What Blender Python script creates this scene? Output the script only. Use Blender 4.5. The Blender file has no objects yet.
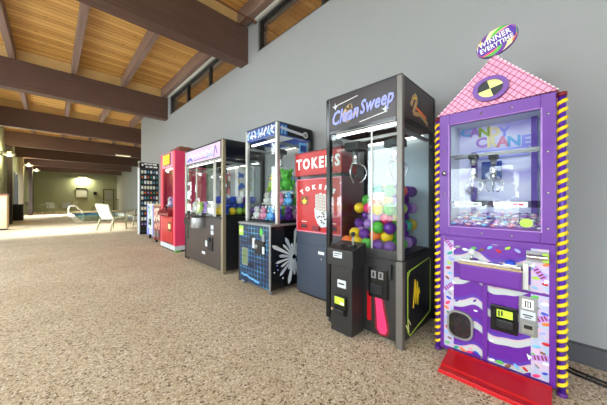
import bpy, bmesh, math, random
from mathutils import Vector, Matrix
random.seed(7)
C = bpy.context.scene.collection
PI = math.pi

# ------------------------------------------------------------------ materials
def lin(c):
    out = []
    for v in c:
        v /= 255.0
        out.append(v / 12.92 if v <= 0.04045 else ((v + 0.055) / 1.055) ** 2.4)
    return (out[0], out[1], out[2], 1.0)

MATS = {}
def mat(name, rgb, rough=0.5, metal=0.0, emit=0.0, spec=0.5, noise=0.0, nscale=20.0):
    if name in MATS: return MATS[name]
    m = bpy.data.materials.new(name); m.use_nodes = True
    b = m.node_tree.nodes['Principled BSDF']
    b.inputs['Base Color'].default_value = lin(rgb)
    b.inputs['Roughness'].default_value = rough
    b.inputs['Metallic'].default_value = metal
    b.inputs['Specular IOR Level'].default_value = spec
    if emit:
        b.inputs['Emission Color'].default_value = lin(rgb)
        b.inputs['Emission Strength'].default_value = emit
    if noise:
        g = G(m)
        n = g.noise(g.obj(), nscale, 3)
        f = g.math('MULTIPLY_ADD', n, 2 * noise, 1 - noise)
        g.link(g.mixmul(lin(rgb), f), b.inputs['Base Color'])
    MATS[name] = m
    return m

class G:
    """small node graph helper"""
    def __init__(s, m):
        s.t = m.node_tree; s.b = s.t.nodes['Principled BSDF']; s._o = None
    def new(s, k): return s.t.nodes.new(k)
    def link(s, a, b): s.t.links.new(a, b)
    def put(s, sock, v):
        if hasattr(v, 'is_output'): s.link(v, sock)
        elif v is not None: sock.default_value = v
    def obj(s):
        if s._o is None: s._o = s.new('ShaderNodeTexCoord').outputs['Object']
        return s._o
    def xyz(s):
        n = s.new('ShaderNodeSeparateXYZ'); s.link(s.obj(), n.inputs[0]); return n.outputs
    def math(s, op, a, b=None, c=None):
        n = s.new('ShaderNodeMath'); n.operation = op
        for i, v in enumerate((a, b, c)): s.put(n.inputs[i], v)
        return n.outputs[0]
    def scale(s, v, k):
        n = s.new('ShaderNodeVectorMath'); n.operation = 'MULTIPLY'
        s.link(v, n.inputs[0]); n.inputs[1].default_value = k; return n.outputs[0]
    def noise(s, v, sc, d=2, rough=.5):
        n = s.new('ShaderNodeTexNoise'); s.link(v, n.inputs['Vector'])
        n.inputs['Scale'].default_value = sc; n.inputs['Detail'].default_value = d
        n.inputs['Roughness'].default_value = rough
        return n.outputs[0]
    def white(s, v):
        n = s.new('ShaderNodeTexWhiteNoise'); n.noise_dimensions = '1D'; s.put(n.inputs['W'], v); return n.outputs['Value']
    def voro(s, v, sc, feat='F1'):
        n = s.new('ShaderNodeTexVoronoi'); n.feature = feat; s.link(v, n.inputs['Vector']); n.inputs['Scale'].default_value = sc
        return n.outputs
    def ramp(s, f, stops, interp='LINEAR'):
        n = s.new('ShaderNodeValToRGB'); r = n.color_ramp; r.interpolation = interp
        while len(r.elements) < len(stops): r.elements.new(0.5)
        for e, (p, c) in zip(r.elements, stops): e.position = p; e.color = lin(c)
        s.link(f, n.inputs[0]); return n.outputs[0]
    def mix(s, f, a, b):
        n = s.new('ShaderNodeMix'); n.data_type = 'RGBA'
        s.put(n.inputs[0], f); s.put(n.inputs[6], a); s.put(n.inputs[7], b); return n.outputs[2]
    def mixmul(s, a, f):
        n = s.new('ShaderNodeMix'); n.data_type = 'RGBA'; n.blend_type = 'MULTIPLY'; n.inputs[0].default_value = 1
        s.put(n.inputs[6], a); s.put(n.inputs[7], f); return n.outputs[2]
    def bump(s, h, st=.3, d=.01):
        n = s.new('ShaderNodeBump'); n.inputs['Strength'].default_value = st; n.inputs['Distance'].default_value = d
        s.link(h, n.inputs['Height']); s.link(n.outputs[0], s.b.inputs['Normal'])

def glass(name, tint=(255, 255, 255), base=.05, edge=.75, rough=.0):
    m = bpy.data.materials.new(name); m.use_nodes = True; t = m.node_tree; t.nodes.clear()
    o = t.nodes.new('ShaderNodeOutputMaterial'); mx = t.nodes.new('ShaderNodeMixShader')
    tr = t.nodes.new('ShaderNodeBsdfTransparent'); gl = t.nodes.new('ShaderNodeBsdfGlossy')
    lw = t.nodes.new('ShaderNodeLayerWeight'); lw.inputs[0].default_value = .5
    p = t.nodes.new('ShaderNodeMath'); p.operation = 'POWER'; p.inputs[1].default_value = 4
    q = t.nodes.new('ShaderNodeMath'); q.operation = 'MULTIPLY_ADD'; q.inputs[1].default_value = edge; q.inputs[2].default_value = base
    tr.inputs[0].default_value = lin(tint); gl.inputs['Roughness'].default_value = rough
    t.links.new(lw.outputs['Facing'], p.inputs[0]); t.links.new(p.outputs[0], q.inputs[0]); t.links.new(q.outputs[0], mx.inputs[0])
    t.links.new(tr.outputs[0], mx.inputs[1]); t.links.new(gl.outputs[0], mx.inputs[2]); t.links.new(mx.outputs[0], o.inputs[0])
    MATS[name] = m; return m

def m_floor():
    m = mat('pebble_floor', (190, 165, 130), .62, spec=.35); g = G(m)
    v = g.voro(g.obj(), 95)
    w = g.new('ShaderNodeSeparateColor'); g.link(v['Color'], w.inputs[0])
    col = g.ramp(w.outputs[0], [(0, (84, 70, 58)), (.08, (140, 120, 98)), (.2, (198, 178, 148)), (.5, (216, 200, 170)), (.8, (230, 216, 192)), (1, (248, 240, 226))])
    big = g.noise(g.obj(), 1.3, 3)
    col = g.mixmul(col, g.ramp(big, [(.3, (232, 228, 222)), (.7, (255, 255, 255))]))
    mort = g.voro(g.obj(), 95, 'DISTANCE_TO_EDGE')['Distance']
    e = g.math('GREATER_THAN', mort, .05)
    col = g.mix(e, lin((168, 140, 110)), col)
    g.link(col, g.b.inputs['Base Color'])
    g.bump(mort, .35, .004)
    return m
def m_deck():
    m = mat('pine_deck', (196, 140, 72), .55); g = G(m); x, y, z = g.xyz()
    s = g.math('DIVIDE', y, .118)
    idx = g.math('FLOOR', s); fr = g.math('FRACT', s)
    rnd = g.white(idx)
    grain = g.noise(g.scale(g.obj(), (1.2, 26, 26)), 2.2, 4, .6)
    f = g.math('ADD', g.math('MULTIPLY', rnd, .45), g.math('MULTIPLY', grain, .6))
    col = g.ramp(f, [(.12, (176, 118, 54)), (.45, (218, 166, 88)), (.9, (242, 202, 126))])
    kn = g.voro(g.scale(g.obj(), (1, 2.6, 1)), 3.2)['Distance']
    k = g.math('LESS_THAN', kn, .085)
    col = g.mix(k, col, lin((104, 58, 24)))
    gr = g.math('LESS_THAN', fr, .07)
    col = g.mix(gr, col, lin((96, 58, 26)))
    g.link(col, g.b.inputs['Base Color']); return m
def m_beam():
    m = mat('beam_stain', (92, 66, 54), .6); g = G(m)
    gr = g.noise(g.scale(g.obj(), (1.0, 8, 34)), 1.6, 4, .6)
    g.link(g.ramp(gr, [(.3, (84, 59, 50)), (.7, (106, 78, 67))]), g.b.inputs['Base Color']); return m
def m_purlin():
    m = mat('purlin_stain', (138, 112, 102), .6); g = G(m)
    gr = g.noise(g.scale(g.obj(), (30, 1, 30)), 1.6, 4, .6)
    g.link(g.ramp(gr, [(.3, (124, 98, 88)), (.7, (150, 124, 113))]), g.b.inputs['Base Color']); return m
def m_lattice():
    m = mat('pink_lattice', (238, 168, 196), .4); g = G(m); x, y, z = g.xyz()
    a = g.math('FRACT', g.math('DIVIDE', g.math('ADD', x, z), .042))
    b = g.math('FRACT', g.math('DIVIDE', g.math('ADD', g.math('SUBTRACT', z, x), 9.0), .042))
    l = g.math('MINIMUM', a, b)
    k = g.math('LESS_THAN', l, .16)
    g.link(g.mix(k, lin((232, 150, 182)), lin((146, 56, 88))), g.b.inputs['Base Color']); return m
def m_waves():
    m = mat('candy_waves', (120, 50, 160), .3); g = G(m); x, y, z = g.xyz()
    s1 = g.math('MULTIPLY', g.math('SINE', g.math('MULTIPLY_ADD', x, 21.0, .6)), .026)
    s2 = g.math('MULTIPLY', g.math('SINE', g.math('MULTIPLY_ADD', x, 43.0, 2.0)), .009)
    f = g.math('FRACT', g.math('DIVIDE', g.math('ADD', g.math('ADD', z, s1), g.math('ADD', s2, .02)), .155))
    g.link(g.ramp(f, [(0, (96, 30, 142)), (.42, (182, 186, 184)), (.66, (196, 162, 174)), (.72, (84, 52, 156)), (.86, (96, 30, 142))], 'CONSTANT'), g.b.inputs['Base Color']); return m
def m_strip():
    m = mat('candy_strip', (214, 206, 232), .35); g = G(m)
    n = g.noise(g.obj(), 26, 2)
    g.link(g.ramp(n, [(.3, (156, 178, 200)), (.5, (184, 174, 200)), (.68, (202, 172, 190))]), g.b.inputs['Base Color']); return m
def m_backart():
    m = mat('candy_back_art', (214, 208, 240), .4); g = G(m); x, y, z = g.xyz()
    s1 = g.math('MULTIPLY', g.math('SINE', g.math('MULTIPLY', x, 17.0)), .03)
    f = g.math('FRACT', g.math('DIVIDE', g.math('ADD', z, s1), .36))
    g.link(g.ramp(f, [(0, (208, 206, 240)), (.35, (226, 226, 244)), (.62, (170, 160, 226)), (.72, (220, 222, 246))]), g.b.inputs['Base Color']); return m
def m_grid():
    m = mat('blue_grid', (30, 40, 60), .35); g = G(m); x, y, z = g.xyz()
    a = g.math('FRACT', g.math('DIVIDE', g.math('ADD', x, 5.0), .062)); b = g.math('FRACT', g.math('DIVIDE', z, .056))
    k = g.math('LESS_THAN', g.math('MINIMUM', a, b), .2)
    n = g.noise(g.obj(), 5, 1)
    col = g.ramp(n, [(.35, (32, 56, 96)), (.5, (38, 96, 144)), (.65, (76, 148, 184))])
    g.link(g.mix(k, lin((22, 26, 44)), col), g.b.inputs['Base Color']); return m
def m_bronze():
    m = mat('bronze_panel', (78, 70, 66), .38, .35); g = G(m)
    n = g.noise(g.obj(), 220, 2)
    g.link(g.ramp(n, [(.3, (66, 58, 55)), (.7, (92, 83, 79))]), g.b.inputs['Base Color']); return m
def m_toyart(name, cols, sc=14):
    m = mat(name, cols[0], .4); g = G(m)
    n = g.voro(g.obj(), sc)
    w = g.new('ShaderNodeSeparateColor'); g.link(n['Color'], w.inputs[0])
    k = len(cols)
    g.link(g.ramp(w.outputs[0], [(i / k, c) for i, c in enumerate(cols)], 'CONSTANT'), g.b.inputs['Base Color']); return m
def m_water():
    m = mat('pool_water', (70, 118, 112), .08, spec=.6); g = G(m)
    n = g.noise(g.obj(), 3.0, 3); g.bump(n, .25, .03)
    g.link(g.ramp(n, [(.3, (60, 104, 98)), (.7, (96, 142, 134))]), g.b.inputs['Base Color']); return m
def m_leaf():
    m = mat('tree_leaf', (70, 88, 52), .7); g = G(m)
    n = g.noise(g.obj(), 6, 3)
    g.link(g.ramp(n, [(.3, (44, 62, 34)), (.7, (104, 124, 76))]), g.b.inputs['Base Color']); return m

m_floor(); m_deck(); m_beam(); m_purlin(); m_lattice(); m_waves(); m_strip(); m_backart(); m_grid(); m_bronze(); m_water(); m_leaf()
mat('wall_gray', (150, 151, 151), .85, noise=.02, nscale=3)
mat('wall_olive', (154, 158, 130), .85, noise=.03, nscale=2)
mat('white_trim', (222, 222, 218), .6)
mat('pale_board', (226, 194, 134), .6, noise=.1, nscale=8)
mat('dark_frame', (38, 36, 36), .45)
mat('baseboard_gray', (78, 78, 82), .6)
mat('post_brown', (58, 42, 34), .6)
mat('post_beige', (176, 160, 130), .7)
mat('deck_concrete', (196, 180, 150), .7, noise=.06, nscale=5)
mat('coping_white', (236, 232, 222), .6)
mat('black', (20, 20, 22), .45)
mat('gloss_black', (16, 16, 18), .18)
mat('charcoal', (25, 25, 28), .42, noise=.08, nscale=120)
mat('console_gray', (37, 35, 35), .4, noise=.06, nscale=120)
mat('changer_blue_gray', (64, 72, 88), .45, .2)
mat('aluminium', (176, 174, 168), .36, .75)
mat('chrome', (215, 215, 215), .15, 1.0)
mat('white', (238, 238, 236), .45)
mat('offwhite', (214, 212, 204), .5)
mat('purple', (98, 36, 140), .32)
mat('deep_purple', (78, 34, 150), .32)
mat('lilac', (178, 130, 206), .4)
mat('yellow', (240, 200, 28), .35)
mat('yellow_coil', (246, 204, 20), .35)
mat('red', (190, 18, 28), .3)
mat('ramp_red', (182, 14, 22), .3, noise=.04, nscale=9)
mat('changer_red', (182, 28, 28), .35)
mat('dark_red', (120, 22, 30), .4)
mat('pink_red', (228, 62, 104), .35)
mat('pink', (226, 140, 166), .4)
mat('hot_pink', (236, 52, 110), .4)
mat('coral', (240, 80, 96), .4)
mat('orange', (238, 112, 40), .4)
mat('green', (84, 180, 62), .45)
mat('lime', (166, 200, 66), .45)
mat('teal', (40, 156, 134), .45)
mat('blue', (36, 72, 190), .4)
mat('sky_blue', (110, 180, 226), .4)
mat('brown', (122, 76, 52), .5)
mat('coin_ink', (52, 40, 44), .5)
mat('tan', (186, 156, 112), .5)
mat('header_brown', (42, 28, 28), .3)
mat('post_gray', (112, 108, 102), .4, .4)
mat('mirror', (206, 212, 214), .04, 1.0)
mat('pale_yellow', (226, 232, 130), .4)
mat('periwinkle', (152, 158, 240), .35)
mat('cream', (240, 226, 160), .4)
mat('grayback', (150, 150, 150), .5)
mat('inner_white', (206, 214, 220), .5)
mat('pale_blue_panel', (186, 202, 210), .5)
mat('post_champagne', (150, 138, 114), .4, .3)
mat('header_pink', (206, 184, 214), .35, noise=.14, nscale=9)
mat('header_blue', (40, 70, 150), .35, noise=.35, nscale=14)
mat('silver_art', (206, 214, 224), .3, .3)
mat('bark', (84, 70, 56), .8)
mat('outdoor_concrete', (206, 204, 196), .9, noise=.15, nscale=3)  # pale concrete ground, brightened to bounce light up onto the ceiling
mat('sling', (186, 188, 174), .7)
mat('chair_metal', (150, 148, 118), .45, .3)
mat('gray_metal', (150, 150, 150), .4, .6)
mat('maple', (214, 186, 148), .5, noise=.06, nscale=12)
mat('lamp_white', (255, 250, 240), .4, emit=3)
mat('lamp_cool', (236, 240, 255), .4, emit=4)
mat('lamp_warm', (255, 236, 160), .4, emit=4)
mat('lamp_dim', (255, 236, 190), .4, emit=1)
mat('lit_yellow', (176, 204, 56), .4, emit=.2)
mat('lit_sign', (250, 190, 40), .4, emit=.8)
mat('screen_green', (110, 130, 90), .25)
mat('graywhite_card', (200, 204, 208), .5)
m_toyart('poster_mix', [(236, 232, 224), (236, 232, 224), (220, 196, 70), (90, 120, 200), (236, 232, 224), (120, 180, 90)], 16)
m_toyart('toy_mix', [(70, 50, 60), (190, 60, 60), (80, 120, 60), (210, 200, 190), (60, 60, 90)], 9)
m_toyart('vend_mix', [(190, 120, 110), (220, 170, 150), (150, 60, 60), (230, 210, 190), (90, 60, 50)], 12)
m_toyart('chute_mix', [(120, 116, 120), (150, 146, 146), (90, 110, 90), (110, 90, 140), (160, 90, 90), (130, 130, 134)], 42)
m_toyart('vend_green', [(206, 222, 214), (180, 208, 196), (120, 170, 150), (226, 230, 232)], 10)
glass('pane', (250, 252, 252), .028, .7)
glass('crane_glass', (246, 249, 250), .04, .5)
glass('window_glass', (240, 244, 244), .05, .7)
glass('clerestory_glass', (122, 116, 108), .035, .8)
glass('smoke_flap', (196, 190, 196), .06, .6)

# ------------------------------------------------------------------ mesh builder
class MB:
    def __init__(s): s.bm = bmesh.new(); s.m = []
    def mi(s, name):
        if name not in s.m: s.m.append(name)
        return s.m.index(name)
    def faces(s, vs, fs, m, smooth=False):
        i = s.mi(m); bv = [s.bm.verts.new(v) for v in vs]
        for f in fs:
            try:
                q = s.bm.faces.new([bv[k] for k in f]); q.material_index = i; q.smooth = smooth
            except ValueError: pass
        return s
    def box(s, x0, x1, y0, y1, z0, z1, m):
        v = [(x, y, z) for x in (x0, x1) for y in (y0, y1) for z in (z0, z1)]
        return s.faces(v, [(0, 1, 3, 2), (4, 6, 7, 5), (0, 4, 5, 1), (2, 3, 7, 6), (0, 2, 6, 4), (1, 5, 7, 3)], m)
    def prism(s, pts, d, m):
        """extrude the 3-D polygon pts by the vector d"""
        n = len(pts); d = Vector(d); a = [Vector(p) for p in pts]; v = a + [p + d for p in a]
        f = [tuple(range(n)), tuple(range(2 * n - 1, n - 1, -1))] + [(i, i + n, (i + 1) % n + n, (i + 1) % n) for i in range(n)]
        return s.faces(v, f, m)
    def front(s, pts, y0, t, m):       # polygon in the xz plane, from y0 to y0 - t (towards the viewer)
        return s.prism([(x, y0, z) for x, z in pts], (0, -t, 0), m)
    def side(s, pts, x0, t, m):        # polygon in the yz plane
        return s.prism([(x0, y, z) for y, z in pts], (t, 0, 0), m)
    def ring(s, c, u, w, r, n): return [c + (u * math.cos(2 * PI * k / n) + w * math.sin(2 * PI * k / n)) * r for k in range(n)]
    def tube(s, pts, r, m, n=8, r2=None, closed=False):
        P = [Vector(p) for p in pts]; L = len(P); vs = []; u = None
        for i, p in enumerate(P):
            t = (P[min(i + 1, L - 1)] - P[max(i - 1, 0)]).normalized()
            if u is None:
                u = t.orthogonal().normalized()
            u = (u - t * u.dot(t)).normalized(); w = t.cross(u)
            rr = r if r2 is None else r + (r2 - r) * i / (L - 1)
            vs += s.ring(p, u, w, rr, n)
        fs = [(i * n + k, i * n + (k + 1) % n, (i + 1) * n + (k + 1) % n, (i + 1) * n + k) for i in range(L - 1) for k in range(n)]
        fs += [tuple(range(n - 1, -1, -1)), tuple(range((L - 1) * n, L * n))]
        return s.faces(vs, fs, m, True)
    def cyl(s, a, b, r, m, n=16, r2=None): return s.tube([a, b], r, m, n, r2)
    def lathe(s, c, prof, m, n=20):
        c = Vector(c); vs = []
        for r, z in prof: vs += [c + Vector((r * math.cos(2 * PI * k / n), r * math.sin(2 * PI * k / n), z)) for k in range(n)]
        L = len(prof)
        fs = [(i * n + k, i * n + (k + 1) % n, (i + 1) * n + (k + 1) % n, (i + 1) * n + k) for i in range(L - 1) for k in range(n)]
        fs += [tuple(range(n - 1, -1, -1)), tuple(range((L - 1) * n, L * n))]
        return s.faces(vs, fs, m, True)
    def ball(s, c, r, m, sc=(1, 1, 1), n=14, rot=None):
        c = Vector(c); vs = [];k = n // 2
        for i in range(1, k):
            a = PI * i / k
            for j in range(n):
                b = 2 * PI * j / n
                v = Vector((math.sin(a) * math.cos(b) * sc[0], math.sin(a) * math.sin(b) * sc[1], math.cos(a) * sc[2])) * r
                vs.append(v)
        top = Vector((0, 0, r * sc[2])); vs += [top, -top]
        if rot: vs = [rot @ v for v in vs]
        vs = [c + v for v in vs]; T = len(vs) - 2
        fs = [(i * n + j, (i + 1) * n + j, (i + 1) * n + (j + 1) % n, i * n + (j + 1) % n) for i in range(k - 2) for j in range(n)]
        fs += [(T, j, (j + 1) % n) for j in range(n)] + [((k - 2) * n + (j + 1) % n, (k - 2) * n + j, T + 1) for j in range(n)]
        return s.faces(vs, fs, m, True)
    def text(s, txt, size, o, m, xd=(1, 0, 0), ud=(0, 0, 1), depth=.003, shear=0, bold=0.0, sx=1.0, align='CENTER', track=1.0):
        cu = bpy.data.curves.new('t', 'FONT'); cu.body = txt; cu.size = size; cu.shear = shear; cu.offset = bold
        cu.space_character = track; cu.align_x = align; cu.align_y = 'CENTER'; cu.extrude = depth / 2; cu.resolution_u = 2
        ob = bpy.data.objects.new('t', cu); C.objects.link(ob)
        me = bpy.data.meshes.new_from_object(ob)
        C.objects.unlink(ob); bpy.data.objects.remove(ob); bpy.data.curves.remove(cu)
        X = Vector(xd).normalized() * sx; U = Vector(ud).normalized(); N = Vector(xd).normalized().cross(U)
        o = Vector(o)
        s.faces([o + X * v.co.x + U * v.co.y + N * (v.co.z + depth / 2) for v in me.vertices], [tuple(p.vertices) for p in me.polygons], m)
        bpy.data.meshes.remove(me); return s
    def stroke(s, pts, w, y, t, m):     # flat brush stroke on a front panel (xz points)
        for (x0, z0), (x1, z1) in zip(pts, pts[1:]):
            d = Vector((x1 - x0, z1 - z0)); L = d.length or 1; nx, nz = -d.y / L * w / 2, d.x / L * w / 2
            ex, ez = d.x / L * w * .25, d.y / L * w * .25
            s.front([(x0 + nx - ex, z0 + nz - ez), (x0 - nx - ex, z0 - nz - ez), (x1 - nx + ex, z1 - nz + ez), (x1 + nx + ex, z1 + nz + ez)], y, t, m)
        return s
    def sstroke(s, pts, w, x, t, m):    # the same on a side panel (yz points)
        for (a0, z0), (a1, z1) in zip(pts, pts[1:]):
            d = Vector((a1 - a0, z1 - z0)); L = d.length or 1; nx, nz = -d.y / L * w / 2, d.x / L * w / 2
            s.side([(a0 + nx, z0 + nz), (a0 - nx, z0 - nz), (a1 - nx, z1 - nz), (a1 + nx, z1 + nz)], x, t, m)
        return s
    def build(s, name, parent=None, bevel=0, label=None):
        bmesh.ops.recalc_face_normals(s.bm, faces=s.bm.faces)
        me = bpy.data.meshes.new(name); s.bm.to_mesh(me); s.bm.free()
        for k in s.m: me.materials.append(MATS[k])
        o = bpy.data.objects.new(name, me); C.objects.link(o)
        if parent: o.parent = parent
        if bevel:
            b = o.modifiers.new('b', 'BEVEL'); b.width = bevel; b.segments = 2; b.limit_method = 'ANGLE'; b.angle_limit = .7
        if label: o['label'] = label
        return o

def tag(o, label, cat, group=None):
    o['label'] = label; o['category'] = cat
    if group: o['group'] = group
    return o
def thing(name, label, cat, loc, rz=0, group=None):
    o = bpy.data.objects.new(name, None); C.objects.link(o); o.location = loc; o.rotation_euler = (0, 0, rz)
    o.empty_display_size = .1
    return tag(o, label, cat, group)
def struct(mb, name, bevel=0, parent=None, label=None):
    o = mb.build(name, parent, bevel)
    if parent is None: o['kind'] = 'structure'
    if label: o['label'] = label
    return o
def copy_tree(o, parent=None):
    c = o.copy(); C.objects.link(c)
    if parent: c.parent = parent
    for ch in list(o.children): copy_tree(ch, c)
    return c
def oval(cx, cz, rx, rz, n=24, a0=0, a1=2 * PI):
    return [(cx + rx * math.cos(a0 + (a1 - a0) * k / n), cz + rz * math.sin(a0 + (a1 - a0) * k / n)) for k in range(n)]
def rrect(x0, x1, z0, z1, r, n=5):
    out = []
    for cx, cz, a in ((x1 - r, z1 - r, 0), (x0 + r, z1 - r, PI / 2), (x0 + r, z0 + r, PI), (x1 - r, z0 + r, 1.5 * PI)):
        out += [(cx + r * math.cos(a + PI / 2 * k / n), cz + r * math.sin(a + PI / 2 * k / n)) for k in range(n + 1)]
    return out

# ------------------------------------------------------------------ the room
W = 2.49                     # inner face of the machine wall
LOB = -3.0                   # glazed lobby wall behind the viewer's left
POOLL, POOLR, POOLB = -1.5, 4.87, 33.0
END = 11.6                   # where the machine wall ends and the pool hall opens
PX0, PX1, PY0, PY1 = 1.1, 4.0, 16.6, 28.0

f = MB()
for a in ((LOB - .2, POOLR + .2, -4.2, 9.7), (POOLL - .2, POOLR + .2, 9.7, PY0 - .3), (POOLL - .2, PX0 - .3, PY0 - .3, PY1 + .3), (PX1 + .3, POOLR + .2, PY0 - .3, PY1 + .3), (POOLL - .2, POOLR + .2, PY1 + .3, POOLB + .2)):
    f.box(*a, -.15, 0, 'pebble_floor')
struct(f, 'floor')
g = MB(); g.box(-40, LOB - .2, -30, 45, -.4, -.16, 'outdoor_concrete'); struct(g, 'ground')

c = MB()
c.box(-3.7, 3.9, -4.2, 9.7, 4.42, 4.5, 'pine_deck'); c.box(POOLL - .2, 3.9, 9.7, END, 4.42, 4.5, 'pine_deck'); c.box(POOLL - .2, POOLR + .3, END, POOLB + .2, 4.42, 4.5, 'pine_deck')
struct(c, 'ceiling')

# machine wall with the clerestory openings between the beams
wins = [(-.74, 3.62), (4.26, 8.16)]
w = MB(); w.box(W, W + .2, -4.2, END, 0, 3.60, 'wall_gray'); w.box(W, W + .2, -4.2, END, 4.14, 4.42, 'wall_gray')
for a, b in ((-4.2, -.74), (3.62, 4.26), (8.16, END)): w.box(W, W + .2, a, b, 3.60, 4.14, 'wall_gray')
w.box(W + .2, POOLR + .2, END - .2, END, 0, 4.42, 'wall_gray')
struct(w, 'wall_right')
for i, (a, b) in enumerate(wins):
    fr = MB(); fx0, fx1 = W + .03, W + .10
    fr.box(fx0, fx1, a, b, 3.60, 3.635, 'dark_frame').box(fx0, fx1, a, b, 4.10, 4.14, 'dark_frame').box(fx0, fx1, a, a + .045, 3.635, 4.10, 'dark_frame').box(fx0, fx1, b - .045, b, 3.635, 4.10, 'dark_frame')
    wo = struct(fr, 'window_%d' % (i + 1), .003)
    n = 3
    for k in range(1, n):
        y = a + (b - a) * k / n; MB().box(fx0 - .005, fx1, y - .03, y + .03, 3.635, 4.10, 'dark_frame').build('mullion', wo)
    for k in range(n):
        y0, y1 = a + (b - a) * k / n, a + (b - a) * (k + 1) / n
        MB().box(fx0 + .03, fx0 + .038, y0 + .03, y1 - .03, 3.63, 4.105, 'clerestory_glass').build('pane', wo)
        s = MB(); s.box(fx0 + .015, fx0 + .04, y0 + .03, y0 + .06, 3.635, 4.10, 'dark_frame').box(fx0 + .015, fx0 + .04, y1 - .06, y1 - .03, 3.635, 4.10, 'dark_frame').box(fx0 + .015, fx0 + .04, y0 + .06, y1 - .06, 3.635, 3.66, 'dark_frame').box(fx0 + .015, fx0 + .04, y0 + .06, y1 - .06, 4.075, 4.10, 'dark_frame')
        s.build('sash', wo)
t = MB()
for a, b in wins: t.box(W - .05, W, a - .02, b + .02, 4.135, 4.16, 'white_trim')
struct(t, 'trim_1')
struct(MB().box(W - .016, W, -4.0, END, 0, .125, 'baseboard_gray').box(W - .006, W, -4.0, END, .125, .135, 'baseboard_gray'), 'baseboard_right', .003)

# beams, purlins and blocking boards
for y in (-.51, 3.92, 8.35, 12.78, 17.21, 21.64, 26.07, 30.5):
    x0 = LOB if y < 9.7 else POOLL; x1 = W + .02 if y < END else POOLR
    o = struct(MB().box(x0, x1, y, y + .24, 3.515, 4.15, 'beam_stain'), 'beam', .006)
    o['label'] = 'wide dark brown ceiling beam running across the hall'
    struct(MB().box(x0, x1, y + .10, y + .14, 4.15, 4.42, 'pale_board'), 'trim_2')
for x in (-2.62, -1.62, -.62, .38, 1.38, 2.38, 3.4, 4.4):
    y0, y1 = (-4.0, 9.7) if x < POOLL else ((END, POOLB) if x > W else (-4.0, POOLB))
    struct(MB().box(x - .05, x + .05, y0, y1, 4.152, 4.419, 'purlin_stain'), 'purlin_beam', .004)
s = thing('conduit', 'thin brown conduit pipe running along the front of the nearest ceiling beam', 'pipe', (0, 3.68, 4.13))
MB().tube([(-1.0, 0, 0), (2.2, 0, 0), (2.49, 0, 0)], .014, 'brown').build('tube', s); MB().cyl((2.44, 0, 0), (2.49, 0, 0), .03, 'brown').build('flange', s)
for x in (-.8, .9, 2.3): MB().box(x - .015, x + .015, -.02, .24, -.022, -.012, 'brown').build('bracket', s)

# pool hall walls
struct(MB().box(POOLL - .2, POOLR + .2, POOLB, POOLB + .2, 0, 4.42, 'wall_olive'), 'wall_back')
struct(MB().box(POOLR, POOLR + .2, END, POOLB, 0, 4.42, 'wall_gray'), 'wall_pool_right')
w = MB(); op = [(10.6, 15.6), (21.2, 26.8)]
for a, b in ((9.7, 10.6), (15.6, 21.2), (26.8, POOLB)): w.box(POOLL - .2, POOLL, a, b, 0, 4.42, 'wall_olive')
for a, b in op: w.box(POOLL - .2, POOLL, a, b, 2.7, 4.42, 'wall_olive')
w.box(LOB - .2, POOLL, 9.5, 9.7, 0, 4.42, 'wall_gray')
struct(w, 'wall_left')
w = MB(); lo = [(-3.2, -.9), (-.6, .25), (.55, 2.25), (2.55, 4.1), (4.9, 6.6), (7.0, 9.0)]
z0, z1 = .45, 2.6; zt_ = [2.2, 1.9, 1.9, 2.6, 2.6, 2.6]; prev = -4.2
for (a, b), z1 in zip(lo + [(9.5, 9.5)], zt_ + [2.6]):
    w.box(LOB - .2, LOB, prev, a, 0, 4.42, 'wall_gray'); prev = b
    if b > a: w.box(LOB - .2, LOB, a, b, 0, z0, 'wall_gray').box(LOB - .2, LOB, a, b, z1, 3.0, 'wall_gray').box(LOB - .2, LOB, a, b, 4.12, 4.42, 'wall_gray')
struct(w, 'wall_lobby')
w = MB(); eo = [(-2.6, -.9)]
for a, b in ((LOB - .2, -2.6), (-.9, W + .2)): w.box(a, b, -4.2, -4.0, 0, 4.42, 'wall_gray')
for a, b in eo: w.box(a, b, -4.2, -4.0, 0, .05, 'wall_gray').box(a, b, -4.2, -4.0, 2.7, 4.42, 'wall_gray')
struct(w, 'wall_front')
k = 4
def big_window(x, a, b, za, zb, n, mw=.03):
    global k
    fr = MB().box(x - .12, x - .04, a, b, za, za + .06, 'dark_frame').box(x - .12, x - .04, a, b, zb - .06, zb, 'dark_frame')
    for i in range(n + 1):
        y = a + (b - a) * i / n; y = min(max(y, a + .03), b - .03)
        fr.box(x - .12, x - .04, max(y - mw, a), min(y + mw, b), za + .06, zb - .06, 'dark_frame')
    o = struct(fr, 'window_%d' % k); k += 1
    for i in range(n):
        MB().box(x - .085, x - .077, a + (b - a) * i / n + .02, a + (b - a) * (i + 1) / n - .02, za + .05, zb - .05, 'window_glass').build('pane', o)
for (a, b), z1 in zip(lo, zt_):
    big_window(LOB, a, b, z0, z1, 1 if b - a < 2 else 2); big_window(LOB, a, b, 3.0, 4.12, 1)  # upper row is added, unseen, to bring sky light onto the upper machine wall
for a, b in eo:
    o = struct(MB().box(a, b, -4.14, -4.06, .05, .12, 'dark_frame').box(a, b, -4.14, -4.06, 2.62, 2.7, 'dark_frame').box(a, a + .06, -4.14, -4.06, .12, 2.62, 'dark_frame').box(b - .06, b, -4.14, -4.06, .12, 2.62, 'dark_frame'), 'window_%d' % k); k += 1
    MB().box(a + .05, b - .05, -4.11, -4.102, .1, 2.64, 'window_glass').build('pane', o)
for a, b in op: big_window(POOLL, a, b, .02, 2.7, 4, .16)

for y, mt, xa, xb in ((17.21, 'post_brown', -1.42, -1.27), (21.64, 'post_beige', -1.36, -1.17), (26.07, 'post_brown', -1.18, -.98), (30.5, 'post_brown', -1.3, -1.1)):
    struct(MB().box(xa, xb, y + .02, y + .22, 0, 3.515, mt), 'column', .004)

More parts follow.
